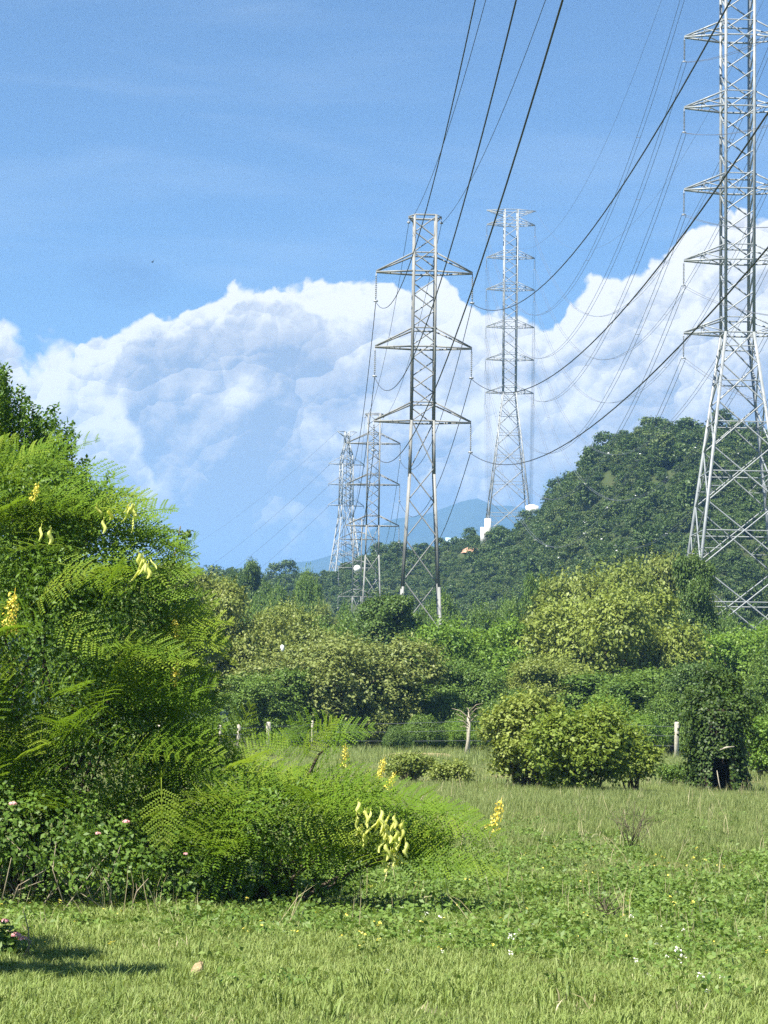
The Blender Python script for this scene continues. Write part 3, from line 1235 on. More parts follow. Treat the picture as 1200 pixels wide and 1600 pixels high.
for j in range(6):
    for sd in (-1, 1):
        a, b = TF.world((j, sd)), TB.world((j, sd))
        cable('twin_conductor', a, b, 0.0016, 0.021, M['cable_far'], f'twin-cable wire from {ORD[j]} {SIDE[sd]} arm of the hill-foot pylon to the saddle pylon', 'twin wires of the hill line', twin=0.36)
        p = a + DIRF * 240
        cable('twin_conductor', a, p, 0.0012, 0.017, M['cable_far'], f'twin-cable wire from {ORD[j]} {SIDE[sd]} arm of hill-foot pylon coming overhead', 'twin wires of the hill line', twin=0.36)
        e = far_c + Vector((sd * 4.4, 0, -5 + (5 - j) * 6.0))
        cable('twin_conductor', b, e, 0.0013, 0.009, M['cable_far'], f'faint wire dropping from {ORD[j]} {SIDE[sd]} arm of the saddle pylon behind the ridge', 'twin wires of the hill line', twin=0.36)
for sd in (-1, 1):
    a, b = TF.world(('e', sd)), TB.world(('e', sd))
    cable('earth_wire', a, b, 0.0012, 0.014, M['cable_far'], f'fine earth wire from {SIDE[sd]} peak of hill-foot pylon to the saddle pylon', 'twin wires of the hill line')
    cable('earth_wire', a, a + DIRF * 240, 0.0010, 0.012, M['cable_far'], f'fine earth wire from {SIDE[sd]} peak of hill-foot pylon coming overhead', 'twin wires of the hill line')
for j in range(3):
    a = TD.world((j, -1))
    b = at(250, 930 + j * 32, 800)
    cable('conductor', a, b, 0.0002, 0.032, M['cable_far'], f'faint wire running off sideways from {LVL[j]} arm of the stout far tower', 'side wires of the stout tower')
a = TD.world(('e', -1))
cable('earth_wire', a, at(250, 880, 800), 0.0002, 0.022, M['cable_far'], 'faint earth wire running off sideways from peak of the stout far tower', 'side wires of the stout tower')

# ------------------------------------------------------------------ small far things on the hill
p = at(712, 850, 436)
sh = empty('shed', (p.x, p.y, float(hill_z(p.x, p.y)) - 0.2))
tag(sh, 'low shed with pale blue roof behind the ridge beside the saddle pylon', 'shed')
hgt = p.z - sh.location.z + 0.4
mb = MB(); mb.box((0, 0, hgt / 2 - .4), (1.7, 2.0, hgt / 2)); mb.build('wall', M['concrete'], sh)
mb = MB()
mb.add([(-2.0, -2.4, hgt - .5), (2.0, -2.4, hgt - .5), (2.0, 0, hgt + .7), (-2.0, 0, hgt + .7), (-2.0, 2.4, hgt - .5), (2.0, 2.4, hgt - .5),
        (-2.0, -2.4, hgt - .38), (2.0, -2.4, hgt - .38), (2.0, 0, hgt + .82), (-2.0, 0, hgt + .82), (-2.0, 2.4, hgt - .38), (2.0, 2.4, hgt - .38)],
       [(0, 3, 2, 1), (3, 4, 5, 2), (6, 7, 8, 9), (9, 8, 11, 10), (0, 1, 7, 6), (4, 10, 11, 5)], [(0, 6, 9), (0, 9, 3), (3, 9, 10), (3, 10, 4), (1, 2, 8), (1, 8, 7), (2, 5, 11), (2, 11, 8)])
mb.build('roof', M['rooftin'], sh)


def bird(pos, span, rz, flap, mat, label, group, name='bird'):
    o = empty(name, pos, rz)
    tag(o, label, 'bird', group)
    b = MB()
    L = span * 0.5
    b.tube([(-L * .55, 0, 0), (-L * .35, 0, .02 * span), (0, 0, .02 * span), (L * .35, 0, .03 * span), (L * .5, 0, .06 * span), (L * .72, 0, .05 * span)],
           [L * .03, L * .10, L * .15, L * .09, L * .07, L * .015], 7)
    b.build('body', mat, o, True)
    for s in (-1, 1):
        w = MB()
        pts = [(L * .25, 0, .02), (-L * .22, 0, .02), (L * .32, s * span * .22, flap * .22 * span), (-L * .18, s * span * .22, flap * .22 * span),
               (L * .05, s * span * .5, flap * .30 * span), (-L * .12, s * span * .46, flap * .30 * span)]
        pts += [(x, y, z + 0.03 * span) for x, y, z in pts]
        w.add(pts, [(0, 2, 3, 1), (2, 4, 5, 3), (6, 7, 9, 8), (8, 9, 11, 10), (0, 6, 8, 2), (2, 8, 10, 4), (1, 3, 9, 7), (3, 5, 11, 9), (4, 10, 11, 5)])
        w.build('wing', mat, o)
    return o


BL = [(948, 794), (914, 817), (913, 834), (940, 842), (962, 852), (963, 860), (854, 854), (836, 844), (915, 757), (993, 774), (1044, 677), (1086, 699),
      (1000, 709), (951, 709), (1042, 746), (1154, 709), (1041, 834), (873, 872)]
for i, (a, b) in enumerate(BL):
    bird(at(a, b, random.uniform(205, 250)), random.uniform(0.32, 0.45), random.uniform(0, 6.28), random.choice((-.5, .4, .8, 1.1)), M['feather'],
         'small white bird flying in front of the dark green hillside', 'white birds over the hillside')
bird(at(238, 410, 70), 0.16, 0.8, 0.9, M['darkfeather'], 'tiny dark bird alone in the blue sky above the cloud', None)

# ------------------------------------------------------------------ trees of the middle distance
ARCH = {}
specs = {'broad': (8.0, 6.6, 0.2, 5.6, 30), 'dome': (8.0, 6.6, 0.0, 5.0, 28), 'tall': (4.6, 4.4, 0.6, 7.2, 22), 'round': (6.4, 5.6, 0.0, 5.4, 24), 'low': (6.4, 4.8, 0.0, 3.2, 24)}
for i, (k, (W, D, z0, H, nl)) in enumerate(specs.items()):
    cm, L = crown_mesh('crown_' + k, 300 + i, W, D, z0, H, nl, 3700, 13, 0.135, 0.135, .17, .34, (.18, 1.35))
    cm.materials.append(M['midgreen'])
    tm = trunk_mesh('trunk_' + k, 300 + i, H, max(z0, .5) + .6, L)
    tm.materials.append(M['bark'])
    ARCH[k] = (cm, tm, W, H)


def tree(name, kind, px, py_top, Y, wpx, mat, label, cat='tree', group='trees behind the fence', base=None, rz=None):
    cm, tm, W, H = ARCH[kind]
    p = at(px, py_top, Y)
    z0 = base if base is not None else gz(p.x, Y)
    o = empty(name, (p.x, Y, z0), random.uniform(0, 6.28) if rz is None else rz)
    w = wpx / FPX * Y / W
    h = (p.z - z0) / H
    o.scale = (w, w, h)
    tag(o, label, cat, group)
    c = link(bpy.data.objects.new('crown', cm), o)
    c.material_slots[0].link = 'OBJECT'
    c.material_slots[0].material = M[mat]
    link(bpy.data.objects.new('trunk', tm), o)
    return o


G = 'trees behind the fence'
TREES = [
    ('broadleaf_tree', 'broad', 330, 905, 104, 200, 'olive', 'pale olive broadleaf tree beside the feathery bush, behind the fence posts'),
    ('broadleaf_tree', 'tall', 268, 868, 84, 120, 'olive', 'tall pale leafy tree showing just above the feathery bush'),
    ('broadleaf_tree', 'dome', 535, 982, 98, 265, 'brownolive', 'wide brownish-olive tree in front of the tallest slender pylon'),
    ('broadleaf_tree', 'round', 430, 1040, 96, 140, 'midgreen', 'green tree with dark hollow behind the tall fence post'),
    ('broadleaf_tree', 'broad', 445, 950, 124, 170, 'olive', 'olive tree behind the brownish-olive tree'),
    ('broadleaf_tree', 'tall', 605, 922, 127, 105, 'darkgreen', 'dark green tree just left of the slender pylon legs, below the smaller slender pylon'),
    ('broadleaf_tree', 'dome', 530, 955, 132, 150, 'midgreen', 'mid green treetop below the two smaller slender pylons'),
    ('broadleaf_tree', 'dome', 735, 960, 116, 230, 'freshgreen', 'green rounded tree between brownish tree and yellow-green tree'),
    ('broadleaf_tree', 'round', 700, 1020, 104, 150, 'midgreen', 'mid green tree beneath the slender pylon, above the bare trunk'),
    ('broadleaf_tree', 'dome', 945, 908, 114, 270, 'yellowgreen', 'large pale yellow-green tree with dark hollows below its crown'),
    ('broadleaf_tree', 'dome', 930, 864, 140, 240, 'olive', 'olive tree rising behind the large yellow-green tree'),
    ('broadleaf_tree', 'round', 1035, 856, 146, 130, 'olive', 'olive treetop between the vine-covered tree and its olive neighbour'),
    ('broadleaf_tree', 'tall', 1086, 858, 126, 66, 'darkgreen', 'narrow vine-covered dark tree before the leg of the tall hill-foot pylon'),
    ('broadleaf_tree', 'dome', 1170, 965, 118, 220, 'freshgreen', 'bright green broad tree under the tall hill-foot pylon'),
    ('broadleaf_tree', 'broad', 1262, 985, 112, 170, 'midgreen', 'mid green tree at the end of the row past the hill-foot pylon'),
    ('broadleaf_tree', 'round', 990, 1040, 103, 200, 'midgreen', 'lower green tree in front of the large yellow-green tree'),
    ('broadleaf_tree', 'round', 855, 1020, 105, 150, 'olive', 'small olive tree at the foot of the large yellow-green tree'),
    ('broadleaf_tree', 'round', 1095, 1030, 100, 130, 'darkgreen', 'dark green small tree behind the ivy-covered stump'),
    ('broadleaf_tree', 'round', 600, 1060, 99, 120, 'darkgreen', 'dark tree in the gap beside the brownish-olive tree'),
    ('broadleaf_tree', 'broad', 180, 930, 100, 200, 'midgreen', 'green tree hidden mostly behind the feathery bush'),
]
for a in TREES:
    tree(*a[:5], a[5] * 1.33, a[6], a[7])
FAR = [(395, 868, 240, 62, 'tall', 'darkgreen', 'tall dark hazy tree standing alone over the forest edge'), (365, 885, 236, 56, 'tall', 'darkgreen', 'dark hazy tree beside the tallest far tree'),
       (425, 905, 230, 80, 'round', 'midgreen', 'rounded far tree right of the hazy dark tree'), (480, 900, 230, 90, 'broad', 'midgreen', 'far green tree below the stout tower'),
       (330, 920, 225, 90, 'round', 'midgreen', 'far tree partly behind the pale olive tree'), (690, 935, 196, 110, 'broad', 'midgreen', 'far green tree right of the slender pylon legs'),
       (770, 930, 192, 120, 'dome', 'midgreen', 'far tree at hill foot, behind green rounded tree'), (840, 905, 190, 110, 'broad', 'midgreen', 'far tree at the hill foot behind the yellow-green tree'),
       (1120, 940, 170, 110, 'dome', 'midgreen', 'far tree around the base of the hill-foot pylon'), (1215, 945, 168, 120, 'dome', 'midgreen', 'far tree at the outer legs of the hill-foot pylon'),
       (560, 935, 205, 110, 'dome', 'midgreen', 'far tree behind the dark green tree'), (640, 945, 185, 90, 'round', 'darkgreen', 'far dark tree between the slender pylon legs'),
       (1040, 915, 175, 120, 'broad', 'midgreen', 'far tree between vine-covered tree and olive tree'), (500, 935, 190, 110, 'dome', 'olive', 'far olive tree under the stout tower'),
       (400, 935, 180, 120, 'dome', 'midgreen', 'far tree under the hazy dark trees')]
for px, py, Y, w, kd, mt, lb in FAR:
    tree('broadleaf_tree', kd, px, py, Y, w, mt, lb, group='trees at the foot of the hill')

# bushes along the fence
BUSH = [(660, 1118, 94, 90, 'midgreen', 'low green bush by the sandy bank'), (715, 1122, 95, 80, 'freshgreen', 'low fresh green bush beside the pale bare trunk'),
        (775, 1112, 94, 90, 'midgreen', 'low green bush right of the pale bare trunk'), (1010, 1118, 94, 100, 'freshgreen', 'low bush between the two right-hand fence posts'),
        (1180, 1120, 90, 100, 'freshgreen', 'bright low bush behind the ivy-covered stump'), (1085, 1128, 92, 80, 'midgreen', 'low bush next to the tall concrete fence post'),
        (540, 1128, 93, 90, 'midgreen', 'low bush under the brownish-olive tree'), (620, 1135, 88, 60, 'darkgreen', 'small dark bush at the edge of the brownish-olive tree'),
        (460, 1135, 93, 80, 'midgreen', 'low bush right of the tall fence post'), (320, 1120, 94, 120, 'midgreen', 'low bush behind the feathery bush and fence'),
        (880, 1108, 93, 120, 'freshgreen', 'bush behind the yellow-green shrub'), (690, 1085, 99, 130, 'midgreen', 'taller bush in the dark gap above the sandy bank'),
        (800, 1080, 98, 130, 'midgreen', 'tall bush behind the greyer shrub'), (950, 1090, 97, 150, 'freshgreen', 'tall bush behind the bright yellow-green shrub'),
        (1050, 1085, 97, 130, 'midgreen', 'tall bush behind the tall concrete fence post'), (1140, 1075, 96, 140, 'freshgreen', 'tall bush rising behind the ivy-covered stump'),
        (1230, 1090, 95, 140, 'midgreen', 'tall bush beyond the stump, by the last posts'), (420, 1085, 99, 130, 'midgreen', 'tall bush behind the fence post nearest the feathery shrub'),
        (590, 1100, 97, 120, 'olive', 'olive bush at the foot of the brownish-olive tree')]
for px, py, Y, w, mt, lb in BUSH:
    tree('bush', 'low', px, py, Y, w, mt, lb, 'bush', 'bushes along the fence')


# ------------------------------------------------------------------ shrubs in the meadow
def shrub(name, px, py_top, Y, wpx, mat, seed, nspr, leaf, label, sig=0.09, dpt=0.8, lobes=24):
    p = at(px, py_top, Y)
    z0 = gz(p.x, Y)
    W = wpx / FPX * Y
    H = p.z - z0
    o = empty(name, (p.x, Y, z0))
    tag(o, label, 'shrub', 'shrubs in the meadow')
    cm, L = crown_mesh('crown', seed, W, W * dpt, 0.05, H, lobes, nspr, 10, sig, leaf, .16, .34, (.25, 1.5), 1.5)
    obj('crown', cm, M[mat], o)
    rs = np.random.default_rng(seed)
    mb = MB()
    for c, R in L[1:]:
        c = Vector(c)
        b = Vector((rs.uniform(-.15, .15) * W, rs.uniform(-.15, .15) * W, -0.05))
        mb.tube([b, b.lerp(c, .5) + Vector((0, 0, .1)), c + Vector((0, 0, R[2] * .6))], [.022, .016, .006], 5)
    mb.build('stem', M['bark'], o)
    return o


shrub('shrub', 908, 1104, 46, 180, 'shrub_yellow', 71, 1700, 0.085, 'large bright yellow-green shrub in the meadow, left of the stump')
shrub('shrub', 822, 1090, 48.5, 150, 'yellowgreen', 72, 1600, 0.085, 'greyer shrub with dark twigs leaning on the bright yellow-green shrub')
shrub('shrub', 705, 1190, 51, 80, 'olive', 73, 260, 0.07, 'small low olive shrub in front of the sandy bank', dpt=1.0, lobes=9)
shrub('shrub', 985, 1135, 47.5, 90, 'shrub_yellow', 78, 620, 0.08, 'loose yellow-green shrub between the large yellow-green shrub and the stump', lobes=9)
shrub('shrub', 640, 1180, 56, 80, 'olive', 74, 400, 0.07, 'tiny low shrub behind the feathery shrub, by the sandy bank')
shrub('shrub', 1055, 1195, 56, 50, 'midgreen', 75, 220, 0.06, 'small weedy plant below the tall concrete fence post')
shrub('shrub', 1195, 1130, 62, 90, 'freshgreen', 76, 600, 0.08, 'leafy green shrub right behind the ivy-covered stump')


# ivy-covered stump
def stump():
    Y = 51.0
    p = at(1122, 1226, Y)
    z0 = gz(p.x, Y)
    o = empty('tree_stump', (p.x, Y, z0))
    tag(o, 'thick ivy-covered tree stump with dark hollow and broken pale wood', 'stump')
    rs = np.random.default_rng(5)
    H = 1.75
    # bark body with a hollow facing the viewer : a wall with an opening, open above
    Vv, Q = [], []
    rows, cols = 14, 24
    for i in range(rows):
        t = i / (rows - 1)
        for j in range(cols):
            a = -math.pi / 2 + 0.42 + (2 * math.pi - 0.84) * j / (cols - 1)
            r = (0.47 + 0.16 * (1 - t) ** 3 + 0.05 * math.sin(5 * a + 2 * t))
            for k, rr in ((0, r), (1, r - 0.09)):
                Vv.append((rr * math.cos(a) * 0.98, rr * math.sin(a) * 0.9, t * H * (1 + 0.06 * math.sin(3 * a))))
    idx = np.arange(rows * cols * 2).reshape(rows, cols, 2)
    for i in range(rows - 1):
        for j in range(cols - 1):
            Q.append((idx[i, j, 0], idx[i, j + 1, 0], idx[i + 1, j + 1, 0], idx[i + 1, j, 0]))
            Q.append((idx[i, j, 1], idx[i + 1, j, 1], idx[i + 1, j + 1, 1], idx[i, j + 1, 1]))
        for j in (0, cols - 1):
            Q.append((idx[i, j, 0], idx[i + 1, j, 0], idx[i + 1, j, 1], idx[i, j, 1]))
    for j in range(cols - 1):
        Q.append((idx[-1, j, 0], idx[-1, j + 1, 0], idx[-1, j + 1, 1], idx[-1, j, 1]))
    MB().add(Vv, Q).build('trunk', M['darkbark'], o, True)
    mb = MB()
    for k in range(5):
        a = -math.pi / 2 + random.uniform(-.4, .4)
        mb.tube([(0.1 * k - .2, -0.36, 1.0 + .05 * k), (0.12 * k - .2, -0.42, 1.5), (0.1 * k - .25, -.3, 1.9)], [.05, .07, .03], 6)
    mb.build('hanging_root', M['darkbark'], o)
    mb = MB()
    mb.tube([(-0.10, -0.50, 0.98), (0.10, -0.56, 1.06), (0.28, -0.52, 1.08)], [.018, .022, .012], 6)
    mb.tube([(-0.10, -0.50, .55), (-0.06, -0.52, 0.3), (0.0, -0.55, 0.02)], [.008, .012, .012], 6)
    mb.build('broken_wood', M['barewood'], o)
    # ivy
    n = 9500
    a = rs.uniform(0, 2 * math.pi, n)
    z = rs.uniform(0, 1, n)
    hollow = (np.abs(((a + math.pi / 2 + math.pi) % (2 * math.pi)) - math.pi) < 0.36) & (z < 0.45)
    a, z = a[~hollow], z[~hollow]
    n = len(a)
    r = 0.52 + 0.17 * (1 - z) ** 3 + rs.normal(0, .05, n) + 0.05 * np.sin(a * 4 + z * 7)
    P = np.stack([r * np.cos(a), r * np.sin(a) * .92, z * H * 1.05], -1)
    N = np.stack([np.cos(a), np.sin(a), np.full(n, .5)], -1) + rs.normal(0, .4, (n, 3))
    L = [((-.25, 0, 1.75), (.42, .4, .26)), ((.3, 0, 1.8), (.4, .4, .25)), ((-.5, .1, 1.45), (.22, .3, .3)), ((.55, 0, 1.35), (.2, .3, .35)), ((0, .1, 1.95), (.4, .35, .18)), ((-.45, .2, 2.1), (.3, .3, .22)), ((.25, .3, 2.35), (.4, .35, .25)), ((.7, .2, 1.9), (.25, .3, .3)), ((-.1, .3, 2.6), (.22, .25, .2)), ((-.62, -.05, .75), (.14, .2, .35))]
    P2, N2, t2 = sprig_points(rs, L, 620, 10, .075, loose=(.3, 1.7))
    P = np.vstack([P, P2]); N = np.vstack([N, N2])
    t = np.append(np.clip(rs.normal(.45, .25, n), 0, 1), t2)
    v, q, tt = leaf_arrays(P, N, 0.075 * rs.uniform(.7, 1.3, len(P)), 0.06, t)
    obj('ivy', mesh_np('ivy', v, q, attrs={'tint': tt}), M['ivy'], o)


stump()


# ------------------------------------------------------------------ fence
def fence():
    root = empty('wire_fence', (0, 92, 0))
    tag(root, 'old fence of pale concrete posts and thin wire along the trees', 'fence')
    ps = [(345, 1133, 1.05), (373, 1132, 1.2), (421, 1128, 1.35), (489, 1126, 1.2), (732, 1119, 1.25), (948, 1121, 1.25), (1057, 1128, 1.35), (1146, 1121, 1.2), (1164, 1124, 1.1), (250, 1133, 1.2), (1290, 1128, 1.2)]
    tops = []
    pm = None
    for px, py, hgt in ps:
        Y = 86 if px in (1057, 421) else 90
        t = at(px, py, Y)
        z0 = gz(t.x, Y)
        mb = MB()
        w = {421: .085, 1057: .085, 345: .05, 489: .05}.get(px, .07)
        H = t.z - z0
        ln = random.uniform(-.03, .03)
        mb.add([(sx * w * k + ln * (zz > 0) * H, sy * w * k, zz) for zz, k in ((-0.3, 1), (H - .05, .95), (H, .75)) for sx, sy in ((-1, -1), (1, -1), (1, 1), (-1, 1))],
               [(0, 1, 5, 4), (1, 2, 6, 5), (2, 3, 7, 6), (3, 0, 4, 7), (4, 5, 9, 8), (5, 6, 10, 9), (6, 7, 11, 10), (7, 4, 8, 11), (8, 9, 10, 11), (3, 2, 1, 0)])
        po = mb.build('post', M['post'], root)
        po.location = (t.x, Y - 92, z0)
        tops.append((t.x, Y - 92, z0, H))
    tops.sort()
    for f in (0.42, 0.66, 0.88):
        mb = MB()
        pts = []
        for (x0, y0, z0, h0), (x1, y1, z1, h1) in zip(tops[:-1], tops[1:]):
            for k in range(8):
                u = k / 8
                pts.append((x0 + (x1 - x0) * u, y0 + (y1 - y0) * u - .09, z0 + h0 * f + (z1 + h1 * f - z0 - h0 * f) * u - 0.10 * u * (1 - u)))
        mb.tube(pts, 0.0065, 4)
        mb.build('wire_strand', M['cable_far'], root)


fence()

# pale bare trunk beside the fence
p = at(732, 1118, 88)
bt = empty('bare_trunk', (p.x + .0, 88, gz(p.x, 88)))
tag(bt, 'pale bare leaning trunk with thin dry branches in the bushes', 'dead tree')
mb = MB(); mb.tube([(-.12, 0, -.1), (0, 0, .7), (.05, 0, 1.3), (.0, .1, 1.8)], [.075, .065, .045, .02], 7); mb.build('trunk', M['barewood'], bt, True)
for k in range(9):
    mb = MB()
    a = Vector((.04, 0, 1.1 + .09 * k)); d = Vector((random.uniform(-.7, .5), random.uniform(-.3, .3), random.uniform(.1, .5)))
    mb.tube([a, a + d * .5 + Vector((0, 0, .1)), a + d], [.025, .016, .006], 5); mb.build('branch', M['twig'], bt)

# white sack or plate caught in the tree
p = at(441, 1013, 94.5)
mb = MB(); mb.tube([(p.x, p.y, p.z - .14), (p.x + .02, p.y, p.z - .08), (p.x, p.y, p.z + .08), (p.x - .03, p.y, p.z + .14)], [.03, .07, .085, .03], 8)
tag(mb.build('white_bag', M['white'], None, True), 'small white bag caught in the leaves of the brownish-olive tree', 'bag')

# sandy bank by the fence
for px, py, Y, w, d, nm in ((655, 1184, 82, 1.7, 1.1, 'bank'), (742, 838, 404, 2.6, 2.2, 'earth')):
    p = at(px, py, Y)
    n = 22
    Vv = [(0, 0, .26)]
    T_ = []
    for ring, (k, z) in enumerate(((.45, .24), (.8, .12), (1.0, -.06))):
        for i in range(n):
            a = 2 * math.pi * i / n
            j = 1 + .18 * math.sin(3 * a + ring) + .1 * math.sin(7 * a)
            Vv.append((w * k * j * math.cos(a), d * k * j * math.sin(a), z + random.uniform(-.02, .02)))
    Q = []
    for i in range(n):
        T_.append((0, 1 + i, 1 + (i + 1) % n))
        for r_ in (0, 1):
            Q.append((1 + r_ * n + i, 1 + (r_ + 1) * n + i, 1 + (r_ + 1) * n + (i + 1) % n, 1 + r_ * n + (i + 1) % n))
    o = MB().add(Vv, Q, T_).build('sand_bank', M['rock'], None, True)
    o.location = (p.x, Y, gz(p.x, Y) if Y < 150 else float(hill_z(p.x, Y)) + .1)
    if Y > 150:
        o.name = 'bare_earth'
        o.scale.z = 4
        o.data.materials[0] = M['redsoil']
    tag(o, kind='structure')


# ------------------------------------------------------------------ the feathery shrubs
def frond_mesh(seed, L=0.5, pairs=12, droop=0.16):
    rs = np.random.default_rng(seed)
    mb = MB()
    rp = [(L * t, 0.0, 0.10 * L * math.sin(t * 1.6) - droop * t * t * L * 2) for t in np.linspace(0, 1, 7)]
    mb.tube(rp, [.0042, .004, .0036, .003, .0025, .002, .0015], 4, tint=.9)
    rp = np.array(rp)
    PV, PQ, PT = [], [], []
    n = 0
    for i in range(pairs):
        t = 0.20 + 0.78 * i / (pairs - 1)
        base = np.array([np.interp(t, np.linspace(0, 1, 7), rp[:, k]) for k in range(3)])
        ln = L * 0.36 * (math.sin(math.pi * (0.16 + 0.80 * t)) ** 0.7) * rs.uniform(.9, 1.08)
        for sd in (-1, 1):
            fwd = 0.38 + 0.4 * t + rs.normal(0, .04)
            d = np.array([math.sin(fwd), sd * math.cos(fwd), 0.10])
            d /= np.linalg.norm(d)
            sidev = np.array([math.cos(fwd), -sd * math.sin(fwd), 0.0])
            m = 8
            pd = rs.uniform(.25, .5)
            tn = float(np.clip(rs.normal(.5, .15), 0, 1))
            for j in range(m):
                u = (j + .6) / m
                c = base + d * ln * u + np.array([0, 0, -pd * ln * u * u * .6])
                wl = 0.0275 * (1 - .3 * u) * (L / .56)
                hl = ln / m * 0.46
                for s2 in (-1, 1):
                    tip = c + sidev * s2 * wl + d * hl * .9 + np.array([0, 0, -.0035])
                    PV += [c - d * hl * .55, c + sidev * s2 * wl * .55 - d * hl * .75, tip, c + sidev * s2 * wl * .45 + d * hl * 1.0]
                    PQ.append((n, n + 1, n + 2, n + 3))
                    PT += [tn + rs.normal(0, .07)] * 4
                    n += 4
    mb.add(PV, PQ, None, np.clip(PT, 0, 1))
    return mb.mesh('leaf')


FRONDS = [frond_mesh(i, 0.56, 7 + i % 2, [.10, .18, .25, .14, .30, .08][i]) for i in range(6)]
for f in FRONDS:
    f.materials.append(M['fern'])


def frame(x, up):
    x = Vector(x).normalized()
    z = Vector(up) - x * Vector(up).dot(x)
    z.normalize()
    y = z.cross(x)
    return Matrix((x, y, z)).transposed().to_4x4()


def raceme_mesh(seed):
    rs = np.random.default_rng(seed)
    mb = MB()
    mb.tube([(0, 0, 0), (.01, 0, .2), (.0, .01, .42)], [.005, .004, .002], 5, tint=0.0)
    P, N = [], []
    for k in range(34):
        z = .08 + .36 * k / 42
        r = .065 * (1 - .7 * k / 42) * rs.uniform(.5, 1.25)
        a = k * 2.4
        for j in range(4):
            P.append(np.array([r * math.cos(a), r * math.sin(a), z]) + rs.normal(0, .013, 3))
            N.append(np.array([math.cos(a), math.sin(a), .4]) + rs.normal(0, .5, 3))
    v, q, t = leaf_arrays(np.array(P), np.array(N), 0.027, 0.022, rs.random(len(P)))
    mb.add(v, q, None, t)
    return mb.mesh('flower_spike')


def pod_mesh(seed):
    rs = np.random.default_rng(seed)
    mb = MB()
    L, W = .115, .040
    V_, n = [], 8
    prof = [math.sin(math.pi * (k + .4) / (n - .2)) ** .6 for k in range(n)]
    for k in range(n):
        z = -L * k / (n - 1) - .02
        w = W / 2 * prof[k]
        th = .006 * prof[k] + .001
        bx = .012 * math.sin(k)
        V_ += [(bx - w, 0, z), (bx, th, z), (bx + w, 0, z), (bx, -th, z)]
    Q = []
    for k in range(n - 1):
        for j in range(4):
            Q.append((4 * k + j, 4 * k + (j + 1) % 4, 4 * k + 4 + (j + 1) % 4, 4 * k + 4 + j))
    mb.add(V_, Q + [(0, 1, 2, 3)], None, rs.uniform(.2, 1))
    mb.tube([(0, 0, 0), (0, 0, -.03)], .002, 4, tint=.1)
    return mb.mesh('seed_pod', True)


RAC = [raceme_mesh(i) for i in range(3)]
POD = [pod_mesh(i) for i in range(3)]
for r_ in RAC: r_.materials.append(M['petal_yellow'])
for r_ in POD: r_.materials.append(M['pod'])


def ell(px, py, Y, rx, ry, rz):
    p = at(px, py, Y)
    k = Y / 17.6
    return (np.array(p), np.array([rx, ry, rz]) * k)


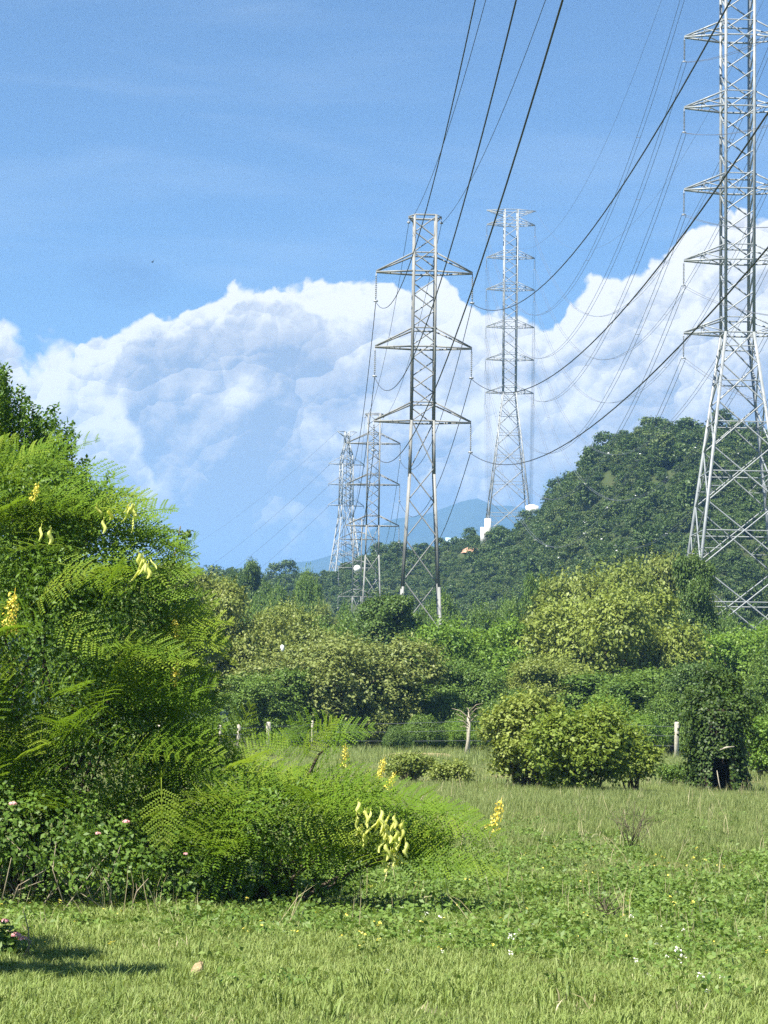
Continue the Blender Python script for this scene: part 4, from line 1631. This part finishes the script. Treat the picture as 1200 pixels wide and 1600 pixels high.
def feathery(name, base_px, base_Y, ells, n_frond, n_fill, label, spikes, pods, seed, stems=10, scl=(0.95, 1.4), extra=()):
    rs = np.random.default_rng(seed)
    b = at(base_px, 1118, base_Y)
    b.z = gz(b.x, base_Y)
    root = empty(name, b)
    tag(root, label, 'shrub')
    w = np.array([e[1][0] * e[1][2] + .15 * e[1][1] for e in ells])
    w /= w.sum()
    nb = 0
    joined = []
    tries = 0
    while nb < n_frond and tries < n_frond * 12:
        tries += 1
        c, r = ells[rs.choice(len(ells), p=w)]
        d = unit(rs.normal(size=3))
        if d[1] > 0.45 or d[2] < -0.75:
            continue
        p = c + r * d * rs.uniform(.86, 1.02)
        if any((((p - c2) / r2) ** 2).sum() < 0.62 for c2, r2 in ells):
            continue
        if p[2] < 0.12:
            continue
        s = rs.uniform(*scl)
        out = Vector((d[0] + rs.normal(0, .45), d[1] * .8 + rs.normal(0, .35), 0.10 + 0.55 * max(d[2], -.2) * rs.random() + rs.normal(0, .16)))
        up = Vector((d[0] * .25 - .25 + rs.normal(0, .22), d[1] * .35 - .75 + rs.normal(0, .28), 1.0))
        m = frame(out, up)
        p = Vector(p) - out.normalized() * 0.22 * s
        o = bpy.data.objects.new('leaf', FRONDS[rs.integers(6)])
        o.parent = root
        o.matrix_local = Matrix.Translation(p - b) @ m @ Matrix.Scale(s, 4)
        if nb < 300:
            COL.objects.link(o)
        else:
            joined.append(o)
        nb += 1
    for (px, py, Y, ang, tilt, s) in extra:               # single fronds that stand out
        o = bpy.data.objects.new('leaf', FRONDS[rs.integers(6)])
        o.parent = root
        x = Vector((math.cos(ang), -.25, math.sin(ang)))
        o.matrix_local = Matrix.Translation(at(px, py, Y) - b) @ frame(x, Vector((0, -math.cos(tilt), math.sin(tilt)))) @ Matrix.Scale(s, 4)
        COL.objects.link(o)
    if joined:
        mb = MB()
        for o in joined:
            me = o.data
            v = np.empty(len(me.vertices) * 3, np.float32); me.vertices.foreach_get('co', v)
            mt = np.array(o.matrix_local)
            v = v.reshape(-1, 3) @ mt[:3, :3].T + mt[:3, 3]
            li = np.empty(len(me.loops), np.int32); me.loops.foreach_get('vertex_index', li)
            tt = np.empty(len(me.vertices), np.float32); me.attributes['tint'].data.foreach_get('value', tt)
            lt = np.empty(len(me.polygons), np.int32); me.polygons.foreach_get('loop_total', lt)
            ls = np.empty(len(me.polygons), np.int32); me.polygons.foreach_get('loop_start', ls)
            q = np.stack([li[ls[lt == 4] + k] for k in range(4)], -1)
            mb.add(v, q, None, tt)
        oo = mb.build('leaf_mass', M['fern'], root)
        oo['kind'] = 'stuff'
        for o in joined:
            bpy.data.objects.remove(o)
    # inner small leaves that close the bush
    c = np.array([e[0] for e in ells]); r = np.array([e[1] for e in ells])
    k = rs.choice(len(ells), n_fill, p=w)
    d = unit(rs.normal(size=(n_fill, 3)))
    f = rs.uniform(.35, .93, n_fill) ** .5
    P = c[k] + r[k] * d * f[:, None]
    keep = P[:, 2] > 0.04
    P, d = P[keep], d[keep]
    N = d + rs.normal(0, .6, (len(P), 3)) + np.array([0, -.1, .4])
    v, q, t = leaf_arrays(P - np.array(b), N, rs.uniform(.03, .065, len(P)), .024, np.clip(rs.normal(.45, .22, len(P)), 0, 1))
    o = obj('inner_foliage', mesh_np('inner_foliage', v, q, attrs={'tint': t}), M['under'], root)
    o['kind'] = 'stuff'
    # branches from the base into the lobes
    for i in range(stems):
        e = ells[i % len(ells)]
        tip = Vector(e[0] + e[1] * unit(rs.normal(size=3)) * .7) - b
        a = Vector((rs.uniform(-.3, .3), rs.uniform(-.2, .2), -.05))
        mid = a.lerp(tip, .5) + Vector((rs.uniform(-.15, .15), rs.uniform(-.15, .15), .12))
        mb = MB()
        mb.tube([a, a.lerp(mid, .5) + Vector((0, 0, .05)), mid, tip], [.02, .017, .013, .006], 6)
        mb.build('branch', M['bark'], root, True)
    for i, (px, py, Y, s, lean) in enumerate(spikes):
        o = bpy.data.objects.new('flower_spike', RAC[i % 3])
        o.parent = root
        o.matrix_local = Matrix.Translation(at(px, py, Y) - b) @ Matrix.Rotation(lean, 4, 'Y') @ Matrix.Scale(s, 4)
        COL.objects.link(o)
    for i, (px, py, Y, n, sp) in enumerate(pods):
        for j in range(n):
            o = bpy.data.objects.new('seed_pod', POD[j % 3])
            o.parent = root
            q = at(px, py, Y) + Vector((rs.normal(0, sp), rs.normal(0, sp * .6), rs.normal(0, sp * 1.2)))
            o.matrix_local = Matrix.Translation(q - b) @ Matrix.Rotation(rs.uniform(0, 6.28), 4, 'Z') @ Matrix.Rotation(rs.normal(0, .45), 4, 'X') @ Matrix.Scale(rs.uniform(.85, 1.2), 4)
            COL.objects.link(o)
    return root


YB = 19.3
feathery('feathery_shrub', 60, YB, [
    ell(80, 1010, YB, 1.00, .95, 1.15), ell(-60, 850, YB + .3, 1.0, .9, .75), ell(115, 880, YB + .2, .62, .7, .55), ell(185, 1000, YB, .52, .6, .60),
    ell(-120, 1120, YB - .1, .9, .9, 1.0), ell(150, 1190, YB - .2, .75, .8, .55), ell(215, 1120, YB, .42, .5, .42), ell(70, 790, YB + .3, .5, .6, .38)],
    330, 46000, 'tall feathery-leaved shrub with yellow flower spikes and pale pods', [(10, 995, YB - 1.0, .95, .15), (270, 1085, YB - .3, .75, .1), (280, 1010, YB - .2, .6, -.2), (48, 790, YB - .6, .5, .3), (30, 1000, YB - 1.0, .6, -.4)],
    [(226, 874, YB - .75, 9, .045), (208, 792, YB - .5, 7, .04), (160, 795, YB - .7, 3, .04), (70, 820, YB - .7, 2, .03)], 21, 14)
YL = 18.9
feathery('feathery_shrub', 430, YL, [
    ell(335, 1250, YL + .2, .52, .6, .42), ell(450, 1285, YL - .2, .55, .6, .36), ell(570, 1300, YL, .46, .55, .27), ell(640, 1315, YL, .28, .4, .15),
    ell(235, 1330, YL - .2, .36, .4, .26)],
    100, 10000, 'low spreading feathery-leaved shrub reaching out across the grass', [(537, 1208, YL - .1, .6, .05), (590, 1225, YL - .1, .55, .25), (765, 1312, YL - .2, .85, .28), (600, 1240, YL - .2, .5, .5)],
    [(600, 1290, YL - .85, 24, .085), (625, 1322, YL - .85, 9, .055), (572, 1275, YL - .8, 6, .055)], 22, 14, (1.0, 1.4),
    extra=[(252, 1215, YL - .9, -1.5, .35, .95), (170, 1340, YL - .9, 2.3, .5, .7), (478, 1165, YL, .35, .65, 1.0), (550, 1160, YL, 2.6, .65, .9), (500, 1175, YL, 2.9, .65, .9), (560, 1240, YL - .5, .1, .8, 1.1), (640, 1265, YL - .4, -.1, .75, 1.1),
           (680, 1285, YL - .2, -.15, .8, 1.0), (690, 1335, YL - .4, -.1, .7, .9), (630, 1350, YL - .6, .05, .8, 1.0), (470, 1190, YL, 1.0, .9, .8)])
# one woody stem that stands clear of the leaves
mb = MB()
q = at(480, 1215, YL)
mb.tube([at(470, 1250, YL), q, at(497, 1180, YL), at(515, 1165, YL)], [.016, .014, .010, .005], 6)
w_ = mb.build('branch', M['bark'], None, True)
for o in COL.objects:
    if o.name.startswith('feathery_shrub') and 'low spreading' in o.get('label', ''):
        w_.parent = o
        w_.matrix_parent_inverse = Matrix.Translation(-Vector(o.location))


# tall dark shrub with upright shoots behind
def shoot_mesh(seed):
    rs = np.random.default_rng(seed)
    mb = MB()
    H = .7
    bend = rs.uniform(-.12, .12)
    mb.tube([(0, 0, 0), (bend * .4, 0, H * .5), (bend, 0.02, H)], [.008, .006, .003], 5, tint=.2)
    P, N = [], []
    for k in range(90):
        t = .10 + .9 * k / 90
        a = k * 2.4 + rs.normal(0, .3)
        r = (.035 + .055 * rs.random()) * (1.15 - .55 * t)
        P.append((bend * t * t + r * math.cos(a), r * math.sin(a), H * t + .02))
        N.append((-.6 * math.cos(a) + rs.normal(0, .5), -.6 * math.sin(a) + rs.normal(0, .5), .8))
    v, q, t = leaf_arrays(np.array(P), np.array(N), .058, .03, np.clip(rs.normal(.45, .22, 90), 0, 1))
    mb.add(v, q, None, t)
    return mb.mesh('shoot')


SHOOT = [shoot_mesh(i) for i in range(5)]
for m_ in SHOOT: m_.materials.append(M['tallshrub'])


def tall_shrub():
    Y = 21.6
    b = at(-60, 1118, Y); b.z = gz(b.x, Y)
    root = empty('upright_shrub', b)
    tag(root, 'tall dark green shrub with small leaves on upright shoots behind the feathery shrub', 'shrub')
    rs = np.random.default_rng(31)
    tops = [(0, 556, 0), (22, 575, 0), (45, 620, .1), (60, 640, 0), (85, 630, .1), (100, 655, .15), (112, 672, .2), (30, 600, -.1), (10, 600, 0), (70, 660, .1), (118, 715, .3), (-20, 560, 0), (-60, 530, 0), (-100, 540, 0), (-140, 560, 0),
            (160, 738, .5), (180, 765, .9), (130, 735, .4), (150, 760, .7), (92, 690, .2), (50, 655, 0), (25, 640, 0), (5, 630, 0), (75, 700, .1), (40, 690, 0), (10, 680, 0), (100, 720, .2), (60, 720, .1), (20, 720, 0)]
    for px, py, lean in tops:
        for j in range(4):
            s = rs.uniform(.75, 1.15)
            p = at(px + rs.normal(0, 9), py + abs(rs.normal(0, 18)), Y + rs.normal(0, .25))
            rot = Matrix.Rotation(lean * .8 + rs.normal(0, .16), 4, 'Y') @ Matrix.Rotation(rs.normal(0, .15), 4, 'X')
            o = bpy.data.objects.new('shoot', SHOOT[rs.integers(5)])
            o.parent = root
            o.matrix_local = Matrix.Translation(p - b - (rot @ Vector((0, 0, .7 * s)))) @ rot @ Matrix.Rotation(rs.uniform(0, 6.28), 4, 'Z') @ Matrix.Scale(s, 4)
            COL.objects.link(o)
    lob = []
    for px, py, r in ((-40, 830, .95), (20, 830, .70), (70, 880, .7), (-140, 800, 1.0), (100, 900, .6), (-20, 950, 1.0), (-120, 1000, 1.1), (60, 1050, .9), (135, 800, .3)):
        lob.append((tuple(at(px, py, Y + .4) - b), (r, r * .8, r * .85)))
    P, N, t = sprig_points(rs, lob, 1500, 12, .07)
    v, q, tt = leaf_arrays(P, N, .06 * rs.uniform(.7, 1.3, len(P)), .034, t * .8)
    o = obj('crown', mesh_np('crown', v, q, attrs={'tint': tt}), M['tallshrub'], root)
    mb = MB()
    for c, r in lob:
        mb.tube([(rs.uniform(-.2, .2), 0, -.1), Vector(c) * .5 + Vector((0, 0, .1)), c], [.05, .035, .012], 6)
    mb.build('stem', M['bark'], root)


tall_shrub()


# conifer-like spray sticking out right of the bush
def spray_tree():
    Y = 22.4
    b = at(235, 1118, Y); b.z = gz(b.x, Y)
    root = empty('sapling', b)
    tag(root, 'slim sapling whose leafy tip sticks out beside the feathery shrub against the sky', 'sapling')
    rs = np.random.default_rng(8)
    tip = at(282, 822, Y) - b
    mb = MB(); mb.tube([(0, 0, -.1), tip * .5 + Vector((-.15, 0, .1)), tip], [.035, .022, .006], 6); mb.build('trunk', M['bark'], root)
    P, N = [], []
    for k in range(34):
        t = .52 + .48 * k / 34
        a = tip * t + Vector((-.15 * (1 - t), 0, .0))
        ang = rs.uniform(-.5, .9) if k % 3 else rs.uniform(2.4, 3.6)
        d = Vector((math.cos(ang), rs.normal(0, .5), .25 * math.sin(ang) + .1))
        ln = rs.uniform(.12, .30) * (1.25 - .5 * t)
        for j in range(24):
            u = rs.random()
            P.append(np.array(a + d * ln * u + Vector(rs.normal(0, .02, 3))))
            N.append(rs.normal(0, .5, 3) + np.array([0, 0, .9]))
    v, q, tt = leaf_arrays(np.array(P), np.array(N), .055, .026, rs.random(len(P)))
    obj('crown', mesh_np('crown', v, q, attrs={'tint': tt}), M['midgreen'], root)


spray_tree()


# pink-flowered shrub at the left and its low neighbour, with unseen shade clumps added
def lantana(name, px, Y, ells, n, label, flowers, seed, twigs):
    rs = np.random.default_rng(seed)
    b = at(px, 1118, Y); b.z = gz(b.x, Y)
    root = empty(name, b)
    tag(root, label, 'flowering shrub', 'pink-flowered shrubs')
    lob = [(tuple(e[0] - np.array(b)), tuple(e[1])) for e in ells]
    P, N, t = sprig_points(rs, lob, n, 9, .055, zmin=-.8, inner=.55)
    k = P[:, 2] > .03
    P, N, t = P[k], N[k], t[k]
    v, q, tt = leaf_arrays(P, N + np.array([0, -.25, .1]), .047 * rs.uniform(.6, 1.4, len(P)), .030, t)
    o = obj('foliage', mesh_np('foliage', v, q, attrs={'tint': tt}), M['lantana'], root)
    for i in range(twigs):
        mb = MB()
        c = Vector(lob[i % 3][0])
        a = Vector((c.x + rs.uniform(-.5, .3), c.y + rs.uniform(-.5, -.1), -.03))
        tp = a + Vector((rs.normal(0, .22), rs.normal(0, .1), rs.uniform(.2, .6)))
        md = a.lerp(tp, .5) + Vector((rs.normal(0, .08), 0, .05))
        mb.tube([a, md, tp], [.006, .0045, .002], 5)
        mb.build('twig', M['twig'], root)
    for i, (fx, fy, fY, s) in enumerate(flowers):
        f = at(fx, fy, fY) - b
        Pp = unit(rs.normal(size=(70, 3)))
        Pp[:, 2] = np.abs(Pp[:, 2])
        Pp = Pp * np.array([.03, .03, .02]) * s
        v, q, tt = leaf_arrays(Pp + np.array(f), Pp * 30 + rs.normal(0, .3, (70, 3)), .016 * s, .014 * s, rs.random(70))
        obj('flower_head', mesh_np('flower_head', v, q, attrs={'tint': tt}), M['petal_pink'], root)
    return root


lantana('flowering_shrub', 0, 18.3, [ell(-60, 1300, 18.3, .65, .5, .45), ell(60, 1300, 18.3, .55, .45, .34), ell(160, 1345, 18.3, .5, .45, .34), ell(-150, 1320, 18.2, .7, .5, .5), ell(270, 1370, 18.6, .45, .4, .22), ell(380, 1365, 19.0, .4, .4, .2), ell(480, 1370, 19.0, .4, .35, .16)],
        1500, 'tangled leafy shrub with pink flowers and pale twigs under the feathery shrub', [(20, 1257, 17.6, 1.0), (197, 1285, 17.7, .9), (153, 1303, 17.7, .7), (290, 1335, 17.9, .6)], 41, 40)
lantana('flowering_shrub', -30, 14.6, [ell(-60, 1480, 14.6, .24, .25, .20), ell(-8, 1478, 14.6, .14, .2, .13), ell(-150, 1140, 13.0, .30, .34, .34), ell(-165, 1235, 13.1, .28, .32, .3), ell(-170, 1350, 13.2, .26, .3, .3), ell(-150, 1450, 13.4, .2, .25, .2), ell(-190, 1170, 14.3, .5, .5, .45), ell(-200, 1300, 14.4, .45, .45, .4), ell(-120, 1060, 13.6, .25, .3, .25), ell(-82, 955, 12.5, .24, .3, .22), ell(-115, 1050, 12.6, .2, .24, .26)],  # the higher clumps stand out of view, added to throw shadow on the lawn
        3000, 'low plant with pink flower heads at the edge of the lawn, plus unseen clumps added to cast shade', [(25, 1462, 14.45, 1.0), (36, 1468, 14.45, .95), (33, 1506, 14.4, .85), (34, 1521, 14.4, .7), (8, 1440, 14.45, .8)], 42, 6)


# dry bare twig plant in the meadow
def dry_plant(px, py, Y, h, n, label, seed):
    rs = np.random.default_rng(seed)
    p = at(px, py, Y)
    root = empty('dry_plant', (p.x, Y, gz(p.x, Y)))
    tag(root, label, 'dry plant')
    for i in range(n):
        mb = MB()
        a = Vector((rs.normal(0, .03), rs.normal(0, .03), -.02))
        d = Vector((rs.normal(0.05, .35), rs.normal(0, .25), 1)).normalized() * h * rs.uniform(.5, 1.05)
        m_ = a + d * .5 + Vector((rs.normal(0, .03), 0, 0))
        mb.tube([a, m_, a + d], [.006, .0045, .002], 4)
        for j in range(3):
            s = a + d * rs.uniform(.4, .85)
            e = s + Vector((rs.normal(0, .13), rs.normal(0, .1), rs.uniform(.05, .2)))
            mb.tube([s, e], [.003, .0015], 4)
        mb.build('stem', M['bark'], root)


dry_plant(985, 1318, 29.5, .62, 14, 'dark bare twiggy plant standing in the tall grass', 4)
dry_plant(955, 1440, 18.2, .25, 8, 'small patch of pale dry stems in the lawn', 6)

# stone on the lawn
rs = np.random.default_rng(3)
p = at(307, 1541, 13.4)
bm_v, bm_q = [], []
n, m = 7, 10
for i in range(n):
    th = math.pi * i / (n - 1)
    for j in range(m):
        a = 2 * math.pi * j / m
        r = 1 + .24 * math.sin(2 * a + i * 1.3) + .2 * math.sin(3 * th + j * 1.7)
        bm_v.append((.036 * r * math.sin(th) * math.cos(a) + .01 * math.cos(th), .03 * r * math.sin(th) * math.sin(a), .040 * r * math.cos(th)))
for i in range(n - 1):
    for j in range(m):
        bm_q.append((i * m + j, i * m + (j + 1) % m, (i + 1) * m + (j + 1) % m, (i + 1) * m + j))
st = MB().add(bm_v, bm_q).build('stone', M['rock'], None, False)
st.location = (p.x, 13.4, gz(p.x, 13.4) + .028)
tag(st, 'small tan stone lying in the lawn grass near the shadow', 'stone')


# ------------------------------------------------------------------ grass and ground cover
def tuft(seed, n, hmin, hmax, rad, w, bend, tone=(.5, .22)):
    rs = np.random.default_rng(seed)
    V_, Q, T_, A = [], [], [], []
    k = 0
    for i in range(n):
        a, r = rs.uniform(0, 6.28), rad * math.sqrt(rs.random())
        b = np.array([r * math.cos(a), r * math.sin(a), -.01])
        h = rs.uniform(hmin, hmax)
        az_ = rs.uniform(0, 6.28)
        d = np.array([math.cos(az_), math.sin(az_), 0])
        s = np.array([-d[1], d[0], 0]) * w * rs.uniform(.7, 1.3)
        bd = bend * rs.uniform(.2, 1.3)
        m_ = b + np.array([0, 0, h * .6]) + d * h * bd * .35
        t = b + np.array([0, 0, h * (1 - .25 * bd)]) + d * h * bd
        V_ += [b - s, b + s, m_ + s * .75, m_ - s * .75, t]
        Q.append((k, k + 1, k + 2, k + 3)); T_.append((k + 3, k + 2, k + 4))
        A += [float(np.clip(rs.normal(*tone), 0, 1))] * 5
        k += 5
    return mesh_np('tuft', V_, Q, T_, {'tint': np.array(A)})


def sow(n, px0, px1, y0, y1, power=2.0):
    """points on the ground inside the wedge of land in front of the viewer"""
    Y = (rng.uniform(y0 ** power, y1 ** power, n)) ** (1 / power)
    px = rng.uniform(px0, px1, n)
    X = (px - 600) / FPX * Y
    return X, Y


def rots(n, t=.12):
    return np.stack([rng.normal(0, t, n), rng.normal(0, t, n), rng.uniform(0, 6.28, n)], -1)


def vnoise(x, y, s, seed):
    """smooth value noise"""
    r = np.random.default_rng(seed).random((64, 64))
    a, b = x / s, y / s
    i, j = np.floor(a).astype(int), np.floor(b).astype(int)
    fx, fy = a - i, b - j
    fx, fy = fx * fx * (3 - 2 * fx), fy * fy * (3 - 2 * fy)
    g = lambda u, v: r[u % 64, v % 64]
    return (g(i, j) * (1 - fx) + g(i + 1, j) * fx) * (1 - fy) + (g(i, j + 1) * (1 - fx) + g(i + 1, j + 1) * fx) * fy


lawn = [proto('lawn_tuft', tuft(i, 26, .025, .085, .10, .0032, .9), M['grass']) for i in range(5)]
meadow = [proto('meadow_tuft', tuft(20 + i, 22, .10, .34, .16, .0045, .45, (.6, .25)), M['grass_tall']) for i in range(4)]
X, Y = sow(26000, -220, 1420, 10.2, 24)
n1 = vnoise(X, Y, 1.3, 1)
s = (.45 + 1.0 * n1 * vnoise(X, Y, .35, 21) * 1.6) + rng.uniform(-.1, .35, len(X))
o = scatter('lawn_grass', np.stack([X, Y, ground_z(X, Y)], -1), rots(len(X)), s, rng.integers(0, 5, len(X)), lawn)
tag(o, 'short green lawn grass in the foreground', 'grass')
X, Y = sow(30000, -220, 1420, 22, 50)
n1 = vnoise(X, Y, 2.1, 2)
bare = vnoise(X, Y, 2.6, 5) > .84
X, Y, n1 = X[~bare], Y[~bare], n1[~bare]
far = np.clip((Y - 25) / 10, 0, 1)
s = (.45 + .6 * n1) * (.45 + .5 * far)
o = scatter('meadow_grass', np.stack([X, Y, ground_z(X, Y)], -1), rots(len(X)), s, rng.integers(0, 4, len(X)), meadow)
tag(o, 'taller pale meadow grass before the shrubs', 'grass')
X, Y = sow(24000, -220, 1420, 50, 135)
bare = vnoise(X, Y, 4.0, 6) > .72
X, Y = X[~bare], Y[~bare]
o = scatter('field_grass', np.stack([X, Y, ground_z(X, Y)], -1), rots(len(X)), rng.uniform(.8, 1.5, len(X)) * np.clip(Y / 70, .8, 1.7), rng.integers(0, 4, len(X)), meadow)
tag(o, 'rough grass of the field by the fence', 'grass')


# creeping broad-leaved weeds
def weed(seed, n, rad, h, leaf):
    rs = np.random.default_rng(seed)
    a, r = rs.uniform(0, 6.28, n), rad * np.sqrt(rs.random(n))
    P = np.stack([r * np.cos(a), r * np.sin(a), h * rs.random(n) * (1.1 - r / rad)], -1)
    N = rs.normal(0, .45, (n, 3)) + np.array([0, -.1, 1])
    v, q, t = leaf_arrays(P, N, leaf * rs.uniform(.6, 1.3, n), leaf * .62, np.clip(rs.normal(.45, .25, n), 0, 1))
    return mesh_np('weed', v, q, attrs={'tint': t})


weeds = [proto('weed', weed(i, 60, .17, .12, .034), M['creeper']) for i in range(4)]
X, Y = sow(30000, -220, 1420, 12.5, 36)
dens = vnoise(X, Y, 1.7, 9) * .6 + vnoise(X, Y, .6, 10) * .4
zone = np.maximum(np.exp(-((Y - 21.5) / 5.0) ** 2), .10)
k = rng.random(len(X)) < np.clip((dens - .33) * 3.2, 0, 1) * zone
X, Y = X[k], Y[k]
o = scatter('creeping_weeds', np.stack([X, Y, ground_z(X, Y)], -1), rots(len(X), .2), rng.uniform(.6, 1.5, len(X)), rng.integers(0, 4, len(X)), weeds)
tag(o, 'low creeping broad-leaved weeds among the lawn grass', 'weeds')
X, Y = sow(2800, -60, 880, 13.2, 21.5)
k = rng.random(len(X)) < np.clip((vnoise(X, Y, .55, 12) * .6 + vnoise(X, Y, .2, 13) * .4 - .40) * 3.0, 0, 1) * np.clip((Y - 13.4 - 2.2 * vnoise(X, Y * 0, .45, 14)) / 3.0, 0, 1)
X, Y = X[k], Y[k]
o = scatter('leafy_weeds', np.stack([X, Y, ground_z(X, Y)], -1), rots(len(X), .3), rng.uniform(.5, 1.5, len(X)), rng.integers(0, 4, len(X)), weeds)
tag(o, 'leafy weeds growing along the foot of the feathery shrubs', 'weeds')

# specks: dry stalks, yellow fallen petals, small white flowers
stalks = [proto('stalk', tuft(60 + i, 3, .25, .5, .05, .0028, .3, (.5, .3)), M['drystalk']) for i in range(3)]
X, Y = sow(1500, -200, 1400, 16, 60)
o = scatter('dry_stalks', np.stack([X, Y, ground_z(X, Y)], -1), rots(len(X), .25), rng.uniform(.5, 1.2, len(X)), rng.integers(0, 3, len(X)), stalks)
tag(o, 'scattered dry straw stalks in the grass', 'dry grass')


thatch = [proto('thatch', tuft(80 + i, 16, .02, .07, .13, .003, 1.3, (.35, .3)), M['drystalk']) for i in range(3)]
X, Y = sow(5000, -220, 1420, 11, 46)
k = rng.random(len(X)) < np.clip((vnoise(X, Y, .9, 31) * .6 + vnoise(X, Y, .3, 32) * .4 - .52) * 4, 0, .8)
X, Y = X[k], Y[k]
o = scatter('dead_thatch', np.stack([X, Y, ground_z(X, Y)], -1), rots(len(X), .3), rng.uniform(.6, 1.4, len(X)), rng.integers(0, 3, len(X)), thatch)
tag(o, 'patches of dead straw thatch in the lawn and meadow', 'dry grass')
lush = [proto('lush_tuft', tuft(90 + i, 30, .06, .17, .07, .0042, .8, (.25, .2)), M['grass']) for i in range(3)]
X, Y = sow(2600, -220, 1420, 11, 34)
k = rng.random(len(X)) < np.clip((vnoise(X, Y, .8, 41) - .45) * 2.5, 0, 1)
X, Y = X[k], Y[k]
o = scatter('grass_clumps', np.stack([X, Y, ground_z(X, Y)], -1), rots(len(X), .15), rng.uniform(.5, 1.2, len(X)), rng.integers(0, 3, len(X)), lush)
tag(o, 'darker lush clumps of longer grass in the lawn', 'grass')


def speck(seed, mat, n, size, spread, z):
    rs = np.random.default_rng(seed)
    P = rs.normal(0, spread, (n, 3)); P[:, 2] = z + rs.random(n) * .02
    v, q, t = leaf_arrays(P, rs.normal(0, .5, (n, 3)) + np.array([0, -.3, 1]), size, size * .8, rs.random(n))
    return proto('petals', mesh_np('petals', v, q, attrs={'tint': t}), M[mat])


ysp = [speck(i, 'petal_yellow', 3, .022, .02, .06) for i in range(2)]
X, Y = sow(240, -100, 1300, 14, 28)
o = scatter('fallen_petals', np.stack([X, Y, ground_z(X, Y) + .03], -1), rots(len(X)), rng.uniform(.6, 1.2, len(X)), rng.integers(0, 2, len(X)), ysp)
tag(o, 'tiny yellow fallen petals dotted over the weeds', 'petals')
wsp = [speck(10 + i, 'petal_white', 6, .016, .012, .08) for i in range(2)]
X, Y = sow(45, 600, 1300, 12.5, 18)
o = scatter('white_flowers', np.stack([X, Y, ground_z(X, Y)], -1), rots(len(X)), rng.uniform(.6, 1.3, len(X)), rng.integers(0, 2, len(X)), wsp)
tag(o, 'small white wildflowers in the lawn', 'flowers')
